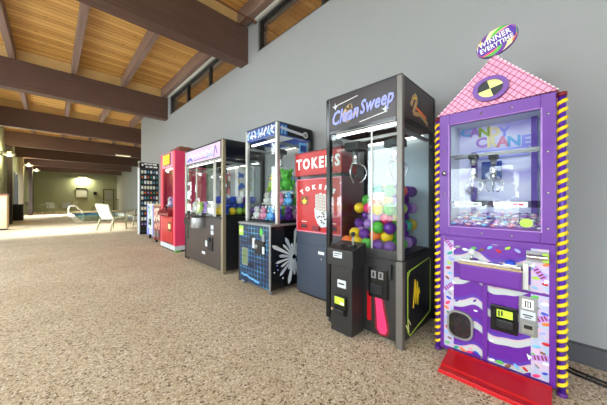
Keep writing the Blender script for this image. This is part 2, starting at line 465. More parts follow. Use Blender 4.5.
# pool
p = thing('swimming_pool', 'indoor swimming pool with pale coping sunk in the far hall floor', 'pool', (0, 0, 0))
b = MB(); zb = -1.4
b.box(PX0, PX1, PY0, PY1, zb - .1, zb, 'sky_blue').box(PX0 - .1, PX0, PY0 - .1, PY1 + .1, zb, -.02, 'coping_white').box(PX1, PX1 + .1, PY0 - .1, PY1 + .1, zb, -.02, 'coping_white').box(PX0, PX1, PY0 - .1, PY0, zb, -.02, 'coping_white').box(PX0, PX1, PY1, PY1 + .1, zb, -.02, 'sky_blue')
b.build('basin', p)
b = MB()
for a in ((PX0 - .3, PX0, PY0 - .3, PY1 + .3), (PX1, PX1 + .3, PY0 - .3, PY1 + .3), (PX0, PX1, PY0 - .3, PY0), (PX0, PX1, PY1, PY1 + .3)): b.box(*a, -.08, .006, 'coping_white')
b.build('coping', p)
MB().box(PX0, PX1, PY0, PY1, -.16, -.14, 'pool_water').build('water', p, label='dark teal water surface')
h = thing('pool_handrail', 'curved white pool ladder handrail beside the pool edge', 'handrail', (1.0, 25.0, 0))
for y in (0, .5):
    pts = [(-.15, y, .006)] + [(-.15 + .25 - .25 * math.cos(a), y, .46 + .2 * math.sin(a)) for a in [PI * j / 10 for j in range(11)]] + [(.55, y, .3), (.7, y, -.12)]
    MB().tube(pts, .024, 'coping_white').build('rail', h)
h = thing('ramp_handrail', 'grey metal sloping handrail against the far pool wall', 'handrail', (2.6, 30.2, 0))
MB().tube([(0, 0, .35), (.5, 0, .95), (2.0, 0, 1.15)], .035, 'gray_metal').build('rail', h)
MB().tube([(0, 0, .1), (.5, 0, .55), (2.0, 0, .7)], .03, 'gray_metal').build('rail', h)
for x, z in ((.02, .36), (.5, .95), (1.25, 1.05), (1.95, 1.14)): MB().cyl((x, 0, 0), (x, 0, z), .03, 'gray_metal').build('post', h)

# far wall items
d = struct(MB().box(3.72, 3.8, 32.96, 33.0, 0, 2.2, 'post_brown').box(4.55, 4.63, 32.96, 33.0, 0, 2.2, 'post_brown').box(3.8, 4.55, 32.96, 33.0, 2.12, 2.2, 'post_brown'), 'door_1')
MB().box(3.8, 4.55, 32.97, 33.0, 0, 2.12, 'wall_olive').build('leaf', d)
MB().box(4.0, 4.35, 32.95, 32.985, 1.2, 1.9, 'grayback').build('pane', d)
MB().box(3.86, 3.92, 32.92, 32.97, 1.0, 1.1, 'black').build('handle', d)
s = thing('wall_sign', 'white notice board with dark top bar on the far pool wall', 'sign', (2.05, 32.99, 1.35))
MB().box(-.4, .4, -.03, 0, 0, .75, 'offwhite').build('board', s, .01); MB().box(-.42, .42, -.05, 0, .78, .9, 'black').build('top_bar', s)
tag(MB().box(2.95, 3.2, 32.9, 33.0, 1.6, 1.9, 'black').box(3.0, 3.15, 32.88, 32.9, 1.65, 1.85, 'charcoal').build('wall_speaker', None, .01), 'small black box mounted on the far pool wall beside the notice board', 'speaker')

def sconce(loc, label, n=(1, 0)):
    s = thing('wall_sconce', label, 'lamp', loc, 0, 'sconces along the pool hall')
    MB().box(-.02, .03, -.08, .08, -.12, .1, 'gray_metal').build('back_plate', s)
    MB().lathe((.2, 0, 0), [(.04, -.1), (.15, -.04), (.2, .02), (.19, .02), (.03, -.08)], 'offwhite').build('lamp_shade', s)
    MB().ball((.2, 0, .03), .06, 'lamp_warm').build('bulb', s)
    return s
sconce((-1.48, 16.2, 3.0), 'nearest pale bowl wall sconce on the left pool hall wall')
sconce((-1.17, 21.75, 3.12), 'pale bowl wall sconce on the beige column')
sconce((-.98, 26.2, 3.2), 'farthest pale bowl wall sconce on the dark column')
s = thing('wall_lamp', 'bright lamp glowing high on the far pool wall above the notice board', 'lamp', (2.15, 33.0, 3.3))
MB().box(-.35, .35, -.25, 0, 0, .16, 'gray_metal').build('housing', s, .01); MB().box(-.3, .3, -.22, -.03, -.02, 0, 'lamp_warm').build('lens', s)
s = thing('strip_light', 'slim pale strip light fixed low on the side of a dark pool hall beam', 'lamp', (2.82, 17.135, 3.54))
MB().box(-.35, .35, 0, .076, 0, .06, 'offwhite').build('housing', s); MB().box(-.33, .33, .005, .06, -.02, 0, 'lamp_dim').build('tube', s)

# left side cabinet and black bin
s = thing('cabinet', 'light maple cabinet at the far left in front of the columns', 'cabinet', (-1.29, 14.2, 0))
MB().box(-.2, .15, -.25, .25, .06, 1.24, 'maple').box(-.18, .13, -.2, .2, 0, .06, 'black').build('body', s, .006)
MB().box(-.2, .17, -.27, .27, 1.24, 1.3, 'brown').build('top', s, .005); MB().box(-.12, .13, -.265, -.25, .15, 1.16, 'maple').build('door', s, .004)
MB().cyl((.0, -.28, .6), (.0, -.28, .72), .012, 'gray_metal').build('handle', s)
s = thing('waste_bin', 'square black bin standing between the dark and beige columns', 'bin', (-1.28, 20.2, 0))
MB().prism([(-.19, -.22, 0), (.19, -.22, 0), (.19, .22, 0), (-.19, .22, 0)], (0, 0, .74), 'black').build('body', s, .01)
MB().box(-.2, .2, -.23, .23, .74, .86, 'charcoal').build('lid', s, .01)

# ------------------------------------------------------------------ patio chairs and tables
def chair(label, loc, rz, group=None):
    # faces +x
    s = thing('patio_chair', label, 'chair', loc, rz, group)
    fr = MB()
    for y in (-.27, .27):
        fr.tube([(-.23, y, .40), (.26, y, .43), (.30, y, .44)], .023, 'chair_metal').tube([(-.20, y, .40), (-.30, y, .66), (-.42, y, .93)], .023, 'chair_metal')
    fr.tube([(-.42, -.27, .93), (-.42, .27, .93)], .023, 'chair_metal').tube([(.27, -.27, .43), (.27, .27, .43)], .023, 'chair_metal').tube([(-.2, -.27, .4), (-.2, .27, .4)], .023, 'chair_metal')
    fr.build('frame', s)
    for y in (-.29, .29):
        MB().tube([(.29, y, .0), (.25, y, .35), (.2, y, .64)], .023, 'chair_metal').build('leg', s)
        MB().tube([(-.36, y, .0), (-.27, y, .3), (-.2, y, .45)], .023, 'chair_metal').build('leg', s)
        MB().tube([(.22, y, .64), (0, y, .655), (-.29, y, .64)], .023, 'chair_metal').build('armrest', s)
    se = MB(); n = 6; P = [(-.22 + .5 * i / n, .415 + .02 * i / n - .025 * math.sin(PI * i / n)) for i in range(n + 1)]
    se.prism([(x, -.26, z) for x, z in P] + [(x, -.26, z - .01) for x, z in reversed(P)], (0, .52, 0), 'sling'); se.build('seat', s)
    P = [(-.20 - .22 * i / n - .03 * math.sin(PI * i / n), .42 + .5 * i / n) for i in range(n + 1)]
    MB().prism([(x, -.26, z) for x, z in P] + [(x - .012, -.26, z) for x, z in reversed(P)], (0, .52, 0), 'sling').build('backrest', s)
    return s
def table(label, loc, group=None):
    s = thing('patio_table', label, 'table', loc, 0, group)
    MB().lathe((0, 0, .0), [(.45, .70), (.46, .715), (.45, .73), (.02, .73)], 'inner_white', 28).build('tabletop', s)
    for a in range(4):
        q = PI / 4 + a * PI / 2
        MB().tube([(.38 * math.cos(q), .38 * math.sin(q), 0), (.26 * math.cos(q), .26 * math.sin(q), .35), (.36 * math.cos(q), .36 * math.sin(q), .70)], .018, 'chair_metal').build('leg', s)
    return s
ch0 = chair('white sling patio chair with leaning back, nearest to the pool', (1.58, 11.5, 0), .6)
def cc(src, label, loc, rz, group=None):
    o = copy_tree(src); o.location = loc; o.rotation_euler = (0, 0, rz); tag(o, label, 'chair', group); return o
cc(ch0, 'white sling patio chair by the pool, partly hidden by the souvenir rack', (2.62, 12.95, 0), 3.4)
fg = 'patio chairs along the far pool wall'
for i, (x, y, r) in enumerate(((-1.0, 28.9, .3), (.75, 29.5, 1.9), (.0, 28.4, -1.2), (1.2, 32.1, 2.6), (-.35, 31.6, -2.2))):
    cc(ch0, 'small pale patio chair standing in the row by the far pool wall', (x, y, 0), r, fg)
table('round patio table far behind the pool among the pale chairs', (-.25, 29.75, 0))

# ------------------------------------------------------------------ machine helpers
def base_at(xf, yc): return (xf, yc, 0)
RZ = -PI / 2      # local x = to the right seen from the front, local y = into the wall

def claw(parent, x, y, ztop, z, col='gray_metal', s=1.0):
    q = .07 * s * s; g = MB().box(x - q, x + q, y - q, y + q, ztop - q, ztop, 'black').cyl((x, y, ztop - .12 * s), (x, y, ztop - q), .03 * s, 'gray_metal')
    g.build('carriage', parent)
    c = MB().cyl((x, y, z + .1 * s), (x, y, ztop - .11 * s), .004, 'black', 6).cyl((x, y, z), (x, y, z + .1 * s), .03 * s, 'chrome', 14).lathe((x, y, z - .03 * s), [(.018 * s, 0), (.045 * s, .015 * s), (.045 * s, .03 * s)], 'chrome')
    c = c.build('claw', parent)
    for k in range(3):
        a = .6 + k * 2 * PI / 3; u = Vector((math.cos(a), math.sin(a), 0)); o = Vector((x, y, z))
        pts = [o + u * r * s + Vector((0, 0, h * s)) for r, h in ((.03, -.01), (.075, -.03), (.10, -.085), (.085, -.14), (.05, -.175), (.03, -.18))]
        MB().tube(pts, .0065 * s, 'chrome', 6).build('prong', c)

def plush(col, ear, label, loc, s=1.0, rz=0, group=None):
    p = thing('plush_toy', label, 'plush toy', loc, rz, group)
    MB().ball((0, 0, .06 * s), .062 * s, col, (1, .85, 1)).build('body', p)
    for x in (-1, 1):
        MB().ball((x * .045 * s, -.045 * s, .022 * s), .025 * s, col, (.8, 1.3, .85), 10).build('leg', p)
        MB().ball((x * .06 * s, -.02 * s, .075 * s), .022 * s, col, (.8, .8, 1.5), 10).build('arm', p)
    hd = MB().ball((0, -.008 * s, .145 * s), .05 * s, col, (1.1, .95, 1)).ball((0, -.052 * s, .135 * s), .018 * s, ear, n=8).ball((.02 * s, -.05 * s, .158 * s), .007 * s, 'black', n=6).ball((-.02 * s, -.05 * s, .158 * s), .007 * s, 'black', n=6).build('head', p)
    for x in (-1, 1): MB().ball((x * .042 * s, 0, .185 * s), .02 * s, ear, (1, .6, 1.1), 8).build('ear', hd)
    return p

BALLS = {}
def ball(col, r, loc, label, group):
    k = (col, round(r, 3))
    if k not in BALLS:
        o = MB().ball((0, 0, 0), r, col, n=18).tube([(r * 1.0 * math.cos(a), r * 1.0 * math.sin(a), 0) for a in [2 * PI * j / 24 for j in range(25)]], .0012, col, 4).build('prize_ball')
        BALLS[k] = o
    else:
        o = BALLS[k].copy(); C.objects.link(o)
    o.location = loc; o.rotation_euler = (random.random() * 3, random.random() * 3, 0); tag(o, label, 'ball', group)

def loc2w(root, x, y, z):
    c, s = math.cos(RZ), math.sin(RZ)
    return (root.location.x + c * x - s * y, root.location.y + s * x + c * y, z)

# ================================================================== candy crane
cg = thing('candy_crane_machine', 'purple candy crane machine with pink gabled roof, yellow spiral columns and swirl topper', 'claw machine', base_at(1.985, .305), RZ)
D = .44
b = MB()
b.box(-.30, .29, .0, D, .03, .835, 'purple').box(-.30, -.29, .0, D, .835, 1.68, 'purple').box(.28, .29, .0, D, .835, 1.68, 'purple').box(-.29, .28, D - .02, D, .835, 1.68, 'deep_purple').box(-.29, .28, .02, D - .02, 1.655, 1.68, 'inner_white')
b.build('cabinet', cg, .004)
b = MB()       # window frame
b.box(-.30, -.236, -.022, .012, .835, 1.675, 'purple').box(.228, .29, -.022, .012, .835, 1.675, 'purple').box(-.236, .228, -.022, .012, 1.597, 1.675, 'purple').box(-.236, .228, -.022, .012, .835, .90, 'purple')
b.box(-.243, -.236, -.026, -.01, .895, 1.602, 'lilac').box(.228, .235, -.026, -.01, .895, 1.602, 'lilac').box(-.236, .228, -.026, -.01, 1.597, 1.603, 'lilac').box(-.236, .228, -.026, -.01, .895, .901, 'lilac')
wf = b.build('window_frame', cg, .003)
for x, z in [(-.268, 1.42), (-.268, 1.12), (.258, 1.56), (.258, 1.35), (.258, 1.12), (.258, .92), (-.05, .865), (.1, .865), (-.05, 1.637), (.1, 1.637)]:
    MB().cyl((x, -.028, z), (x, -.022, z), .0065, 'chrome', 10).build('bolt', wf)
MB().box(-.275, -.262, -.03, -.02, 1.25, 1.285, 'black').cyl((-.268, -.036, 1.267), (-.268, -.03, 1.267), .012, 'chrome', 12).build('lock', wf)
MB().box(-.236, .228, -.008, -.002, .9, 1.597, 'pane').build('glass_pane', cg)
b = MB().box(-.29, .28, D - .03, D - .02, .90, 1.655, 'candy_back_art'); bp = b.build('back_panel', cg, label='pastel back panel printed with candy lettering')
b = MB(); yb = D - .031
for i, ch in enumerate('CANDY'): b.text(ch, .10, (-.235 + i * .062, yb, 1.625 - .010 * i), ['sky_blue', 'lilac', 'lime', 'cream', 'periwinkle'][i], bold=.004, depth=.002)
for i, ch in enumerate('CRANE'): b.text(ch, .105, (-.13 + i * .066, yb, 1.525 - .006 * i), ['lilac', 'cream', 'pink', 'sky_blue', 'periwinkle'][i], bold=.004, depth=.002)
b.build('lettering', bp)
b = MB().box(-.285, -.281, .02, D - .03, .9, 1.655, 'inner_white').box(.271, .275, .02, D - .03, .9, 1.655, 'inner_white').box(-.185, -.155, .35, D - .032, .95, 1.45, 'deep_purple').box(.165, .195, .35, D - .032, .95, 1.65, 'deep_purple').box(-.16, .15, D - .06, D - .032, 1.40, 1.46, 'periwinkle').box(-.12, .0, .36, D - .032, 1.24, 1.37, 'header_blue')
b.build('inner_panel', cg)
MB().prism([(-.28, .012, .86), (-.28, D - .03, .86), (-.28, D - .03, .955), (-.28, .012, .895)], (.55, 0, 0), 'lilac').build('prize_bed', cg)
MB().box(-.23, .22, .03, .05, 1.62, 1.65, 'lamp_cool').build('lamp_tube', cg)
b = MB().box(-.275, .265, .145, .155, 1.395, 1.41, 'gray_metal').box(-.275, .265, .255, .265, 1.395, 1.41, 'gray_metal'); b.build('rail', cg)
claw(cg, -.13, .15, 1.40, 1.24, s=.62); claw(cg, -.03, .26, 1.40, 1.25, s=.62)
b = MB().box(-.23, .225, .03, .034, 1.035, 1.075, 'smoke_flap').box(-.215, -.06, .027, .03, 1.04, 1.065, 'white').box(.08, .17, .027, .03, 1.035, 1.07, 'white').box(-.20, -.08, .026, .027, 1.048, 1.057, 'charcoal').box(.1, .15, .026, .027, 1.047, 1.058, 'hot_pink')
b.build('price_rail', cg)
MB().front(oval(.165, .945, .03, .026), -.009, .002, 'lime').build('round_sticker', cg)
# gabled roof
b = MB().front([(-.315, 1.678), (.30, 1.685), (.022, 1.985), (.010, 1.985)], .015, .03, 'pink_lattice'); gb = b.build('gable', cg, label='pink gable with a crossed lattice')
b = MB().prism([(-.315, .02, 1.678), (.016, .02, 1.985), (.016, .02, 1.972), (-.30, .02, 1.672)], (0, D - .03, 0), 'pink').prism([(.30, .02, 1.685), (.016, .02, 1.985), (.016, .02, 1.972), (.285, .02, 1.679)], (0, D - .03, 0), 'pink')
b.front([(-.315, 1.678), (.30, 1.685), (.016, 1.985)], D - .01, .01, 'pink'); b.build('roof', cg)
b = MB()
for (xa, za), (xb, zb_) in (((-.31, 1.683), (.016, 1.985)), ((.016, 1.985), (.296, 1.69))):
    for j in range(17):
        u = j / 16; b.ball((xa + (xb - xa) * u, -.012, za + (zb_ - za) * u), .006, 'white', n=6)
b.build('edge_lights', gb)
e = MB(); cx, cz = -.005, 1.782
o_, i_ = oval(cx, cz, .093, .077, 32), oval(cx, cz, .066, .054, 32)
for k in range(32):
    j = (k + 1) % 32
    e.front([o_[k], o_[j], i_[j], i_[k]], -.015, .02, 'purple')
e.front(oval(cx, cz, .093, .077, 32), -.015, .004, 'deep_purple')
for q in range(4):
    e.front([(cx, cz)] + [(cx + .066 * math.cos(a), cz + .054 * math.sin(a)) for a in [.25 + q * PI / 2 + PI / 2 * t / 8 for t in range(9)]], -.019, .008, 'black' if q % 2 else 'pale_yellow')
e.build('eye_emblem', cg)
# swirl topper
tp = MB(); cx, cz = .024, 2.072; tl = .42
def tel(u, v): return (cx + u * math.cos(tl) - v * math.sin(tl), cz + u * math.sin(tl) + v * math.cos(tl))
tp.front([tel(.110 * math.cos(a), .080 * math.sin(a)) for a in [2 * PI * k / 40 for k in range(40)]], .006, .016, 'purple')
cols = ['pink', 'green', 'cream', 'purple', 'yellow', 'white', 'hot_pink', 'green', 'purple', 'cream', 'orange', 'green']
for s_ in range(12):
    a0 = s_ * PI / 6
    L = [];R = []
    for t in range(9):
        rr = .25 + .75 * t / 8; tw = 1.3 * (1 - t / 8)
        L.append(tel(.108 * rr * math.cos(a0 + tw), .078 * rr * math.sin(a0 + tw))); R.append(tel(.108 * rr * math.cos(a0 + PI / 6 + tw), .078 * rr * math.sin(a0 + PI / 6 + tw)))
    for t in range(8): tp.front([L[t], L[t + 1], R[t + 1], R[t]], -.010, .004, cols[s_])
tp.box(.012, .032, .0, .008, 1.965, 2.03, 'white')
tp = tp.build('topper', cg, label='round swirl topper reading WINNER EVERYTIME')
b = MB()
xd = (math.cos(.24), 0, math.sin(.24)); ud = (-math.sin(.24), 0, math.cos(.24))
b.front([tel(u, v) for u, v in ((-.094, -.034), (.086, -.042), (.105, -.0), (.092, .036), (-.084, .040), (-.107, .0))], -.014, .002, 'deep_purple')
b.text('WINNER', .046, (.014, -.0165, 2.090), 'white', xd, ud, bold=.0008, depth=.002, sx=.86, track=1.08).text('EVERYTIME', .041, (.024, -.0165, 2.051), 'white', xd, ud, bold=.0008, depth=.002, sx=.80, track=1.08)
b.build('lettering', tp)
# spiral columns
for x in (-.318, .312):
    MB().cyl((x, .012, .012), (x, .012, 1.665), .017, 'deep_purple', 14).cyl((x, .012, .0), (x, .012, .02), .022, 'purple', 14).cyl((x, .012, 1.65), (x, .012, 1.672), .022, 'dark_red', 14).build('column', cg)
    n = 33; pts = [(x + .0155 * math.cos(2 * PI * k / 10), .012 + .0155 * math.sin(2 * PI * k / 10), .03 + 1.60 * k / (n * 10)) for k in range(n * 10 + 1)]
    MB().tube(pts, .0112, 'yellow_coil', 6).build('spiral', cg)
# lower front
b = MB().box(-.298, .288, -.004, 0, .035, .83, 'candy_waves').box(-.298, -.275, -.012, -.004, .035, .83, 'purple').box(.262, .288, -.012, -.004, .035, .83, 'purple')
b.box(-.275, .262, -.010, -.004, .03, .055, 'purple').box(-.048, -.022, -.014, -.004, .055, .55, 'purple').box(-.275, .262, -.012, -.004, .80, .833, 'purple').box(-.022, .262, -.010, -.004, .535, .55, 'purple')
fp = b.build('front_panel', cg, .002, label='front panel with white and purple waves')
MB().box(-.275, -.215, -.007, -.004, .055, .80, 'candy_strip').build('art_strip', fp); MB().box(.185, .262, -.007, -.004, .055, .80, 'candy_strip').build('art_strip', fp)
random.seed(3)
jc = ['green', 'brown', 'sky_blue', 'red', 'lime', 'periwinkle', 'teal', 'orange', 'hot_pink', 'blue', 'gray_metal', 'white']
for k in range(72):
    if k < 20: x = random.uniform(-.262, -.226); z = .08 + .035 * k
    elif k < 46: x = .205 + .038 * (k % 2) + random.uniform(-.008, .008); z = .07 + .028 * (k - 20)
    elif k < 54: x = -.19 + .045 * (k - 46); z = random.uniform(.745, .792)
    elif k < 64: x = -.2 + .04 * (k - 54); z = random.uniform(.062, .085)
    else: x = random.uniform(-.2, .18); z = random.uniform(.06, .5)
    a = random.uniform(-.8, .8); r = random.uniform(.012, .017) if k < 64 else .010
    MB().ball((x, -.0065, z), r, jc[k % 12] if k < 64 else ('pink', 'deep_purple', 'white')[k % 3], (1.25, .2, .62), 10, Matrix.Rotation(a, 3, 'Y')).build('jelly_bean', fp)
for x, z, a in ((.222, .66, -.95), (-.246, .78, -.9), (-.246, .475, .8), (.225, .40, .5), (.225, .18, .3)):
    b = MB(); ca, sa = math.cos(a), math.sin(a)
    r = lambda u, v: (x + u * ca - v * sa, z + u * sa + v * ca)
    b.front([r(-.038, -.015), r(.038, -.015), r(.038, .015), r(-.038, .015)], -.007, .004, 'lilac')
    for s_ in (-1, 1): b.front([r(s_ * .038, 0), r(s_ * .056, .017), r(s_ * .056, -.017)], -.007, .004, 'white')
    for u in (-.024, -.008, .01, .025): b.front([r(u - .0035, -.012), r(u + .0035, -.012), r(u + .0035, .012), r(u - .0035, .012)], -.011, .001, 'dark_red')
    b.build('candy_print', fp)
sh = MB().box(-.168, .15, -.075, -.008, .555, .665, 'purple').build('control_shelf', cg, .012)
MB().box(-.165, .147, -.072, -.012, .665, .69, 'chrome').box(-.172, .154, -.08, -.075, .664, .674, 'tan').build('top_plate', sh, .003)
MB().cyl((-.10, -.045, .69), (-.10, -.045, .725), .008, 'chrome').ball((-.10, -.045, .742), .022, 'graywhite_card', n=14).build('joystick', sh)
MB().cyl((.095, -.045, .69), (.095, -.045, .70), .034, 'white').ball((.095, -.045, .70), .028, 'blue', (1, 1, .75)).build('button', sh)
MB().box(.15, .175, -.03, -.006, .56, .71, 'offwhite').build('side_plate', sh, .003)
l = MB().box(.165, .262, -.02, -.006, .725, .785, 'gray_metal').cyl((.17, -.035, .755), (.258, -.035, .755), .015, 'chrome').box(.235, .262, -.04, -.018, .73, .78, 'lime').build('hasp', cg, .002, label='silver bar hasp')
# prize chute
ch = MB(); O = rrect(-.252, -.098, .135, .325, .06); I = rrect(-.240, -.110, .147, .313, .05)
n = len(O)
for k in range(n): ch.front([O[k], O[(k + 1) % n], I[(k + 1) % n], I[k]], -.004, .018, 'gray_metal')
ch.front(O, -.004, .003, 'chute_mix'); ch = ch.build('prize_chute', cg)
MB().front(I, -.010, .004, 'smoke_flap').build('flap', ch)
random.seed(5)
# money slots
bl = MB().box(-.005, .128, -.022, -.004, .268, .428, 'gloss_black').build('bill_acceptor', cg, .006)
MB().box(.028, .105, -.028, -.022, .36, .405, 'lit_yellow').box(.036, .044, -.0295, -.028, .365, .40, 'black').box(.05, .058, -.0295, -.028, .37, .40, 'black').build('label', bl, label='yellow lit bill label')
MB().box(.03, .11, -.045, -.022, .30, .35, 'charcoal').build('slot', bl, .006)
cm = MB().box(.132, .214, -.016, -.004, .29, .515, 'gray_metal').build('coin_door', cg, .003)
MB().box(.148, .198, -.019, -.016, .445, .50, 'white').box(.160, .187, -.021, -.019, .455, .49, 'charcoal').box(.166, .171, -.0225, -.021, .458, .487, 'white').box(.176, .181, -.0225, -.021, .458, .487, 'white').build('coin_slot', cm)
MB().box(.140, .206, -.019, -.016, .385, .432, 'graywhite_card').box(.15, .196, -.020, -.019, .405, .412, 'charcoal').box(.158, .188, -.021, -.019, .394, .399, 'charcoal').build('price_plate', cm)
MB().box(.148, .2, -.022, -.016, .305, .36, 'aluminium').box(.155, .193, -.024, -.022, .33, .352, 'charcoal').build('return_flap', cm)
# red step in front of the machine
rp = thing('step_ramp', 'low red metal ramp step on the floor in front of the purple candy machine', 'step', (1.985, .305, 0), RZ)
MB().side([(-.03, .0), (-.03, .055), (-.055, .064), (-.075, .055), (-.205, .032), (-.215, .022), (-.235, .022), (-.235, 0)], -.235, .51, 'ramp_red').build('ramp', rp, .004)
MB().side([(-.235, 0), (-.235, .014), (-.25, .026), (-.262, .024), (-.262, 0)], -.235, .51, 'red').build('lip', rp, .003)
# wrapped candies
cand = {}
cl = {'white': 'white', 'lilac': 'lilac', 'purple': 'purple', 'pink': 'pink', 'sky_blue': 'pale blue'}
keys = list(cl)
for r in range(10):
    for q in range(11):
        for lay in range(2 if r > 2 else 1):
            k = random.choice(keys + ['white', 'lilac'])
            if k not in cand:
                o = MB().ball((0, 0, 0), .012, k, (1.35, .8, .7), 8).prism([(.014, 0, -.001), (.022, -.008, -.001), (.022, .008, -.001)], (0, 0, .002), k).prism([(-.014, 0, -.001), (-.022, -.008, -.001), (-.022, .008, -.001)], (0, 0, .002), k).build('wrapped_candy'); cand[k] = o
            else:
                o = cand[k].copy(); C.objects.link(o)
            y = .05 + r * .034 + lay * .012; x = -.232 + q * .0455 + (r % 2) * .008
            z = .895 + (y - .012) / (D - .042) * .06 + .0125 + lay * .021
            o.location = loc2w(cg, x, y, z); o.rotation_euler = (random.uniform(-.25, .25), random.uniform(-.25, .25), RZ + random.uniform(-.35, .35))
            tag(o, cl[k] + ' wrapped candy in the heap behind the purple machine window', 'candy', 'wrapped candies in the candy machine')
# power cords by the wall
for dz, col in ((0, 0), (.02, .05)):
    o = MB().tube([(2.43 + .4 * col, .2, .008), (2.38 + col, .08, .008), (2.29 + col, -.06, .008), (2.25 + col, -.22, .008), (2.28 + col, -.45, .008), (2.34 + col, -.8, .008)], .007, 'black', 6).build('power_cord')
    tag(o, ('black power cord nearer the baseboard, beside the purple candy machine' if col else 'black power cord farther from the baseboard, beside the purple candy machine'), 'cord')

# ================================================================== generic glass crane
def shell(root, w, d, zb, zh, zt, post, pw, headc, yg=0.0, backc='grayback', feet=True, glassm='crane_glass', capc='black'):
    h = w / 2
    if feet:
        for x in (-h + .06, h - .06):
            for y in (yg + .05, d - .05): MB().cyl((x, y, 0), (x, y, .045), .018, 'black', 10).build('foot', root)
    for (x0, x1) in ((-h, -h + pw), (h - pw, h)):
        for (y0, y1) in ((yg, yg + pw), (d - pw, d)):
            nm = post[0] if (x0 < 0) else post[1]
            MB().box(x0, x1, y0, y1, zb, zt, nm if y0 == yg else 'black').build('post', root, .008)
    a = .012
    MB().box(-h + pw, h - pw, d - .03, d - .015, zb, zh, backc).build('back_panel', root)
    b = MB().box(-h + pw, h - pw, yg + .004, yg + .03, zh, zt - .01, headc).box(-h + .004, -h + .03, yg + pw, d - pw, zh, zt - .01, headc).box(h - .03, h - .004, yg + pw, d - pw, zh, zt - .01, headc).box(-h + pw, h - pw, d - .03, d - .01, zh, zt - .01, headc)
    hd = b.build('header', root)
    MB().box(-h + .004, h - .004, yg + .004, d - .004, zt - .012, zt + .008, capc).build('roof', root, .005)
    MB().box(-h + .03, h - .03, yg + .03, d - .03, zt - .05, zt - .03, 'inner_white').build('ceiling_panel', root)
    gz0, gz1 = zb, zh
    MB().box(-h + pw, h - pw, yg + .014, yg + .02, gz0, gz1, glassm).build('glass_pane', root)
    MB().box(-h + .014, -h + .02, yg + pw, d - pw, gz0, gz1, glassm).build('glass_pane', root)
    MB().box(h - .02, h - .014, yg + pw, d - pw, gz0, gz1, glassm).build('glass_pane', root)
    return hd
def gantry(root, w, d, z, cx, cy, zc, s=1.0, yg=0):
    h = w / 2
    MB().box(-h + .04, -h + .06, yg + .05, d - .05, z, z + .03, 'gray_metal').box(h - .06, h - .04, yg + .05, d - .05, z, z + .03, 'gray_metal').box(-h + .05, h - .05, cy - .02, cy + .02, z, z + .025, 'gray_metal').build('rail', root)
    claw(root, cx, cy, z + .0, zc, s=s)
def tubes(root, w, d, z, m='lamp_white', yg=0):
    h = w / 2
    MB().cyl((-h + .08, yg + .06, z), (h - .08, yg + .06, z), .012, m, 10).cyl((-h + .08, d - .08, z), (h - .08, d - .08, z), .012, m, 10).build('lamp_tube', root)

# ================================================================== black crane with the script header
k2 = thing('claw_machine', 'tall black claw machine with slanted script header and yellow line art, beside the purple machine', 'claw machine', base_at(1.775, 1.147), RZ)
w, d = .71, .68; h = w / 2
hd = shell(k2, w, d, .64, 1.68, 1.985, ('gloss_black', 'post_gray'), .045, 'header_brown', backc='pale_blue_panel')
b = MB().box(-h + .004, h - .004, .03, d, .045, .64, 'charcoal').box(-h, -h + .045, 0, .05, .02, .64, 'gloss_black').box(h - .05, h, 0, .05, .0, .64, 'post_gray').box(-h, -h + .04, d - .04, d, .02, .64, 'black').box(h - .04, h, d - .04, d, .02, .64, 'black')
b.box(-h + .045, h - .05, .012, .03, .04, .70, 'console_gray').box(-h, h, 0, d, .628, .64, 'black')
b.build('base', k2, .004)
b = MB(); yf = .004   # header art
b.front(rrect(-h + .05, h - .055, 1.69, 1.955, .01), yf, .002, 'header_brown')
b.text('Clean', .165, (-.155, .0, 1.80), 'periwinkle', (1, 0, .10), (-.10, 0, 1), shear=.4, bold=.0035, sx=.70, track=1.05).text('Sweep', .15, (.14, .0, 1.835), 'periwinkle', (1, 0, .10), (-.10, 0, 1), shear=.4, bold=.0035, sx=.70, track=1.05)
sw = [(-.17, 1.80), (-.13, 1.86), (-.09, 1.875), (-.085, 1.845), (-.13, 1.80), (-.16, 1.765), (-.12, 1.755), (-.08, 1.78), (-.03, 1.80)]
b.stroke(sw, .03, .003, .0015, 'tan')
b.stroke([(-.25, 1.905), (-.02, 1.935)], .005, .002, .003, 'white').stroke([(.0, 1.715), (.24, 1.745)], .005, .002, .003, 'white')
for x, z in ((-.25, 1.9), (.225, 1.765)):
    b.front([(x - .03, z + .008), (x - .006, z + .006), (x, z + .035), (x + .008, z + .004), (x + .03, z - .002), (x + .008, z - .008), (x + .006, z - .03), (x - .008, z - .01)], .002, .003, 'graywhite_card')
b.build('front_lettering', hd)
b = MB(); X = h - .004
b.sstroke([(.16, 1.80), (.2, 1.87), (.25, 1.90), (.27, 1.86), (.22, 1.79), (.2, 1.75), (.27, 1.755), (.34, 1.77), (.44, 1.74), (.5, 1.72)], .032, X, .003, 'tan').sstroke([(.2, 1.86), (.26, 1.88)], .015, X + .003, .002, 'yellow').sstroke([(.25, 1.80), (.46, 1.765)], .02, X + .003, .002, 'orange')
b.build('side_art', hd)
# window trims
MB().box(h - .012, h - .008, .045, d - .04, .635, .66, 'black').build('trim_strip', k2); MB().box(h - .012, h - .004, .045, d - .04, 1.665, 1.69, 'black').build('trim_strip', k2); MB().box(-h + .045, h - .045, .0, .012, 1.665, 1.69, 'gloss_black').build('trim_strip', k2)
MB().box(.10, .112, .008, .013, .70, 1.66, 'aluminium').build('centre_bar', k2)
gantry(k2, w, d, 1.60, -.17, .20, 1.42); claw(k2, .16, .30, 1.6, 1.43)
tubes(k2, w, d, 1.655, 'lamp_white')
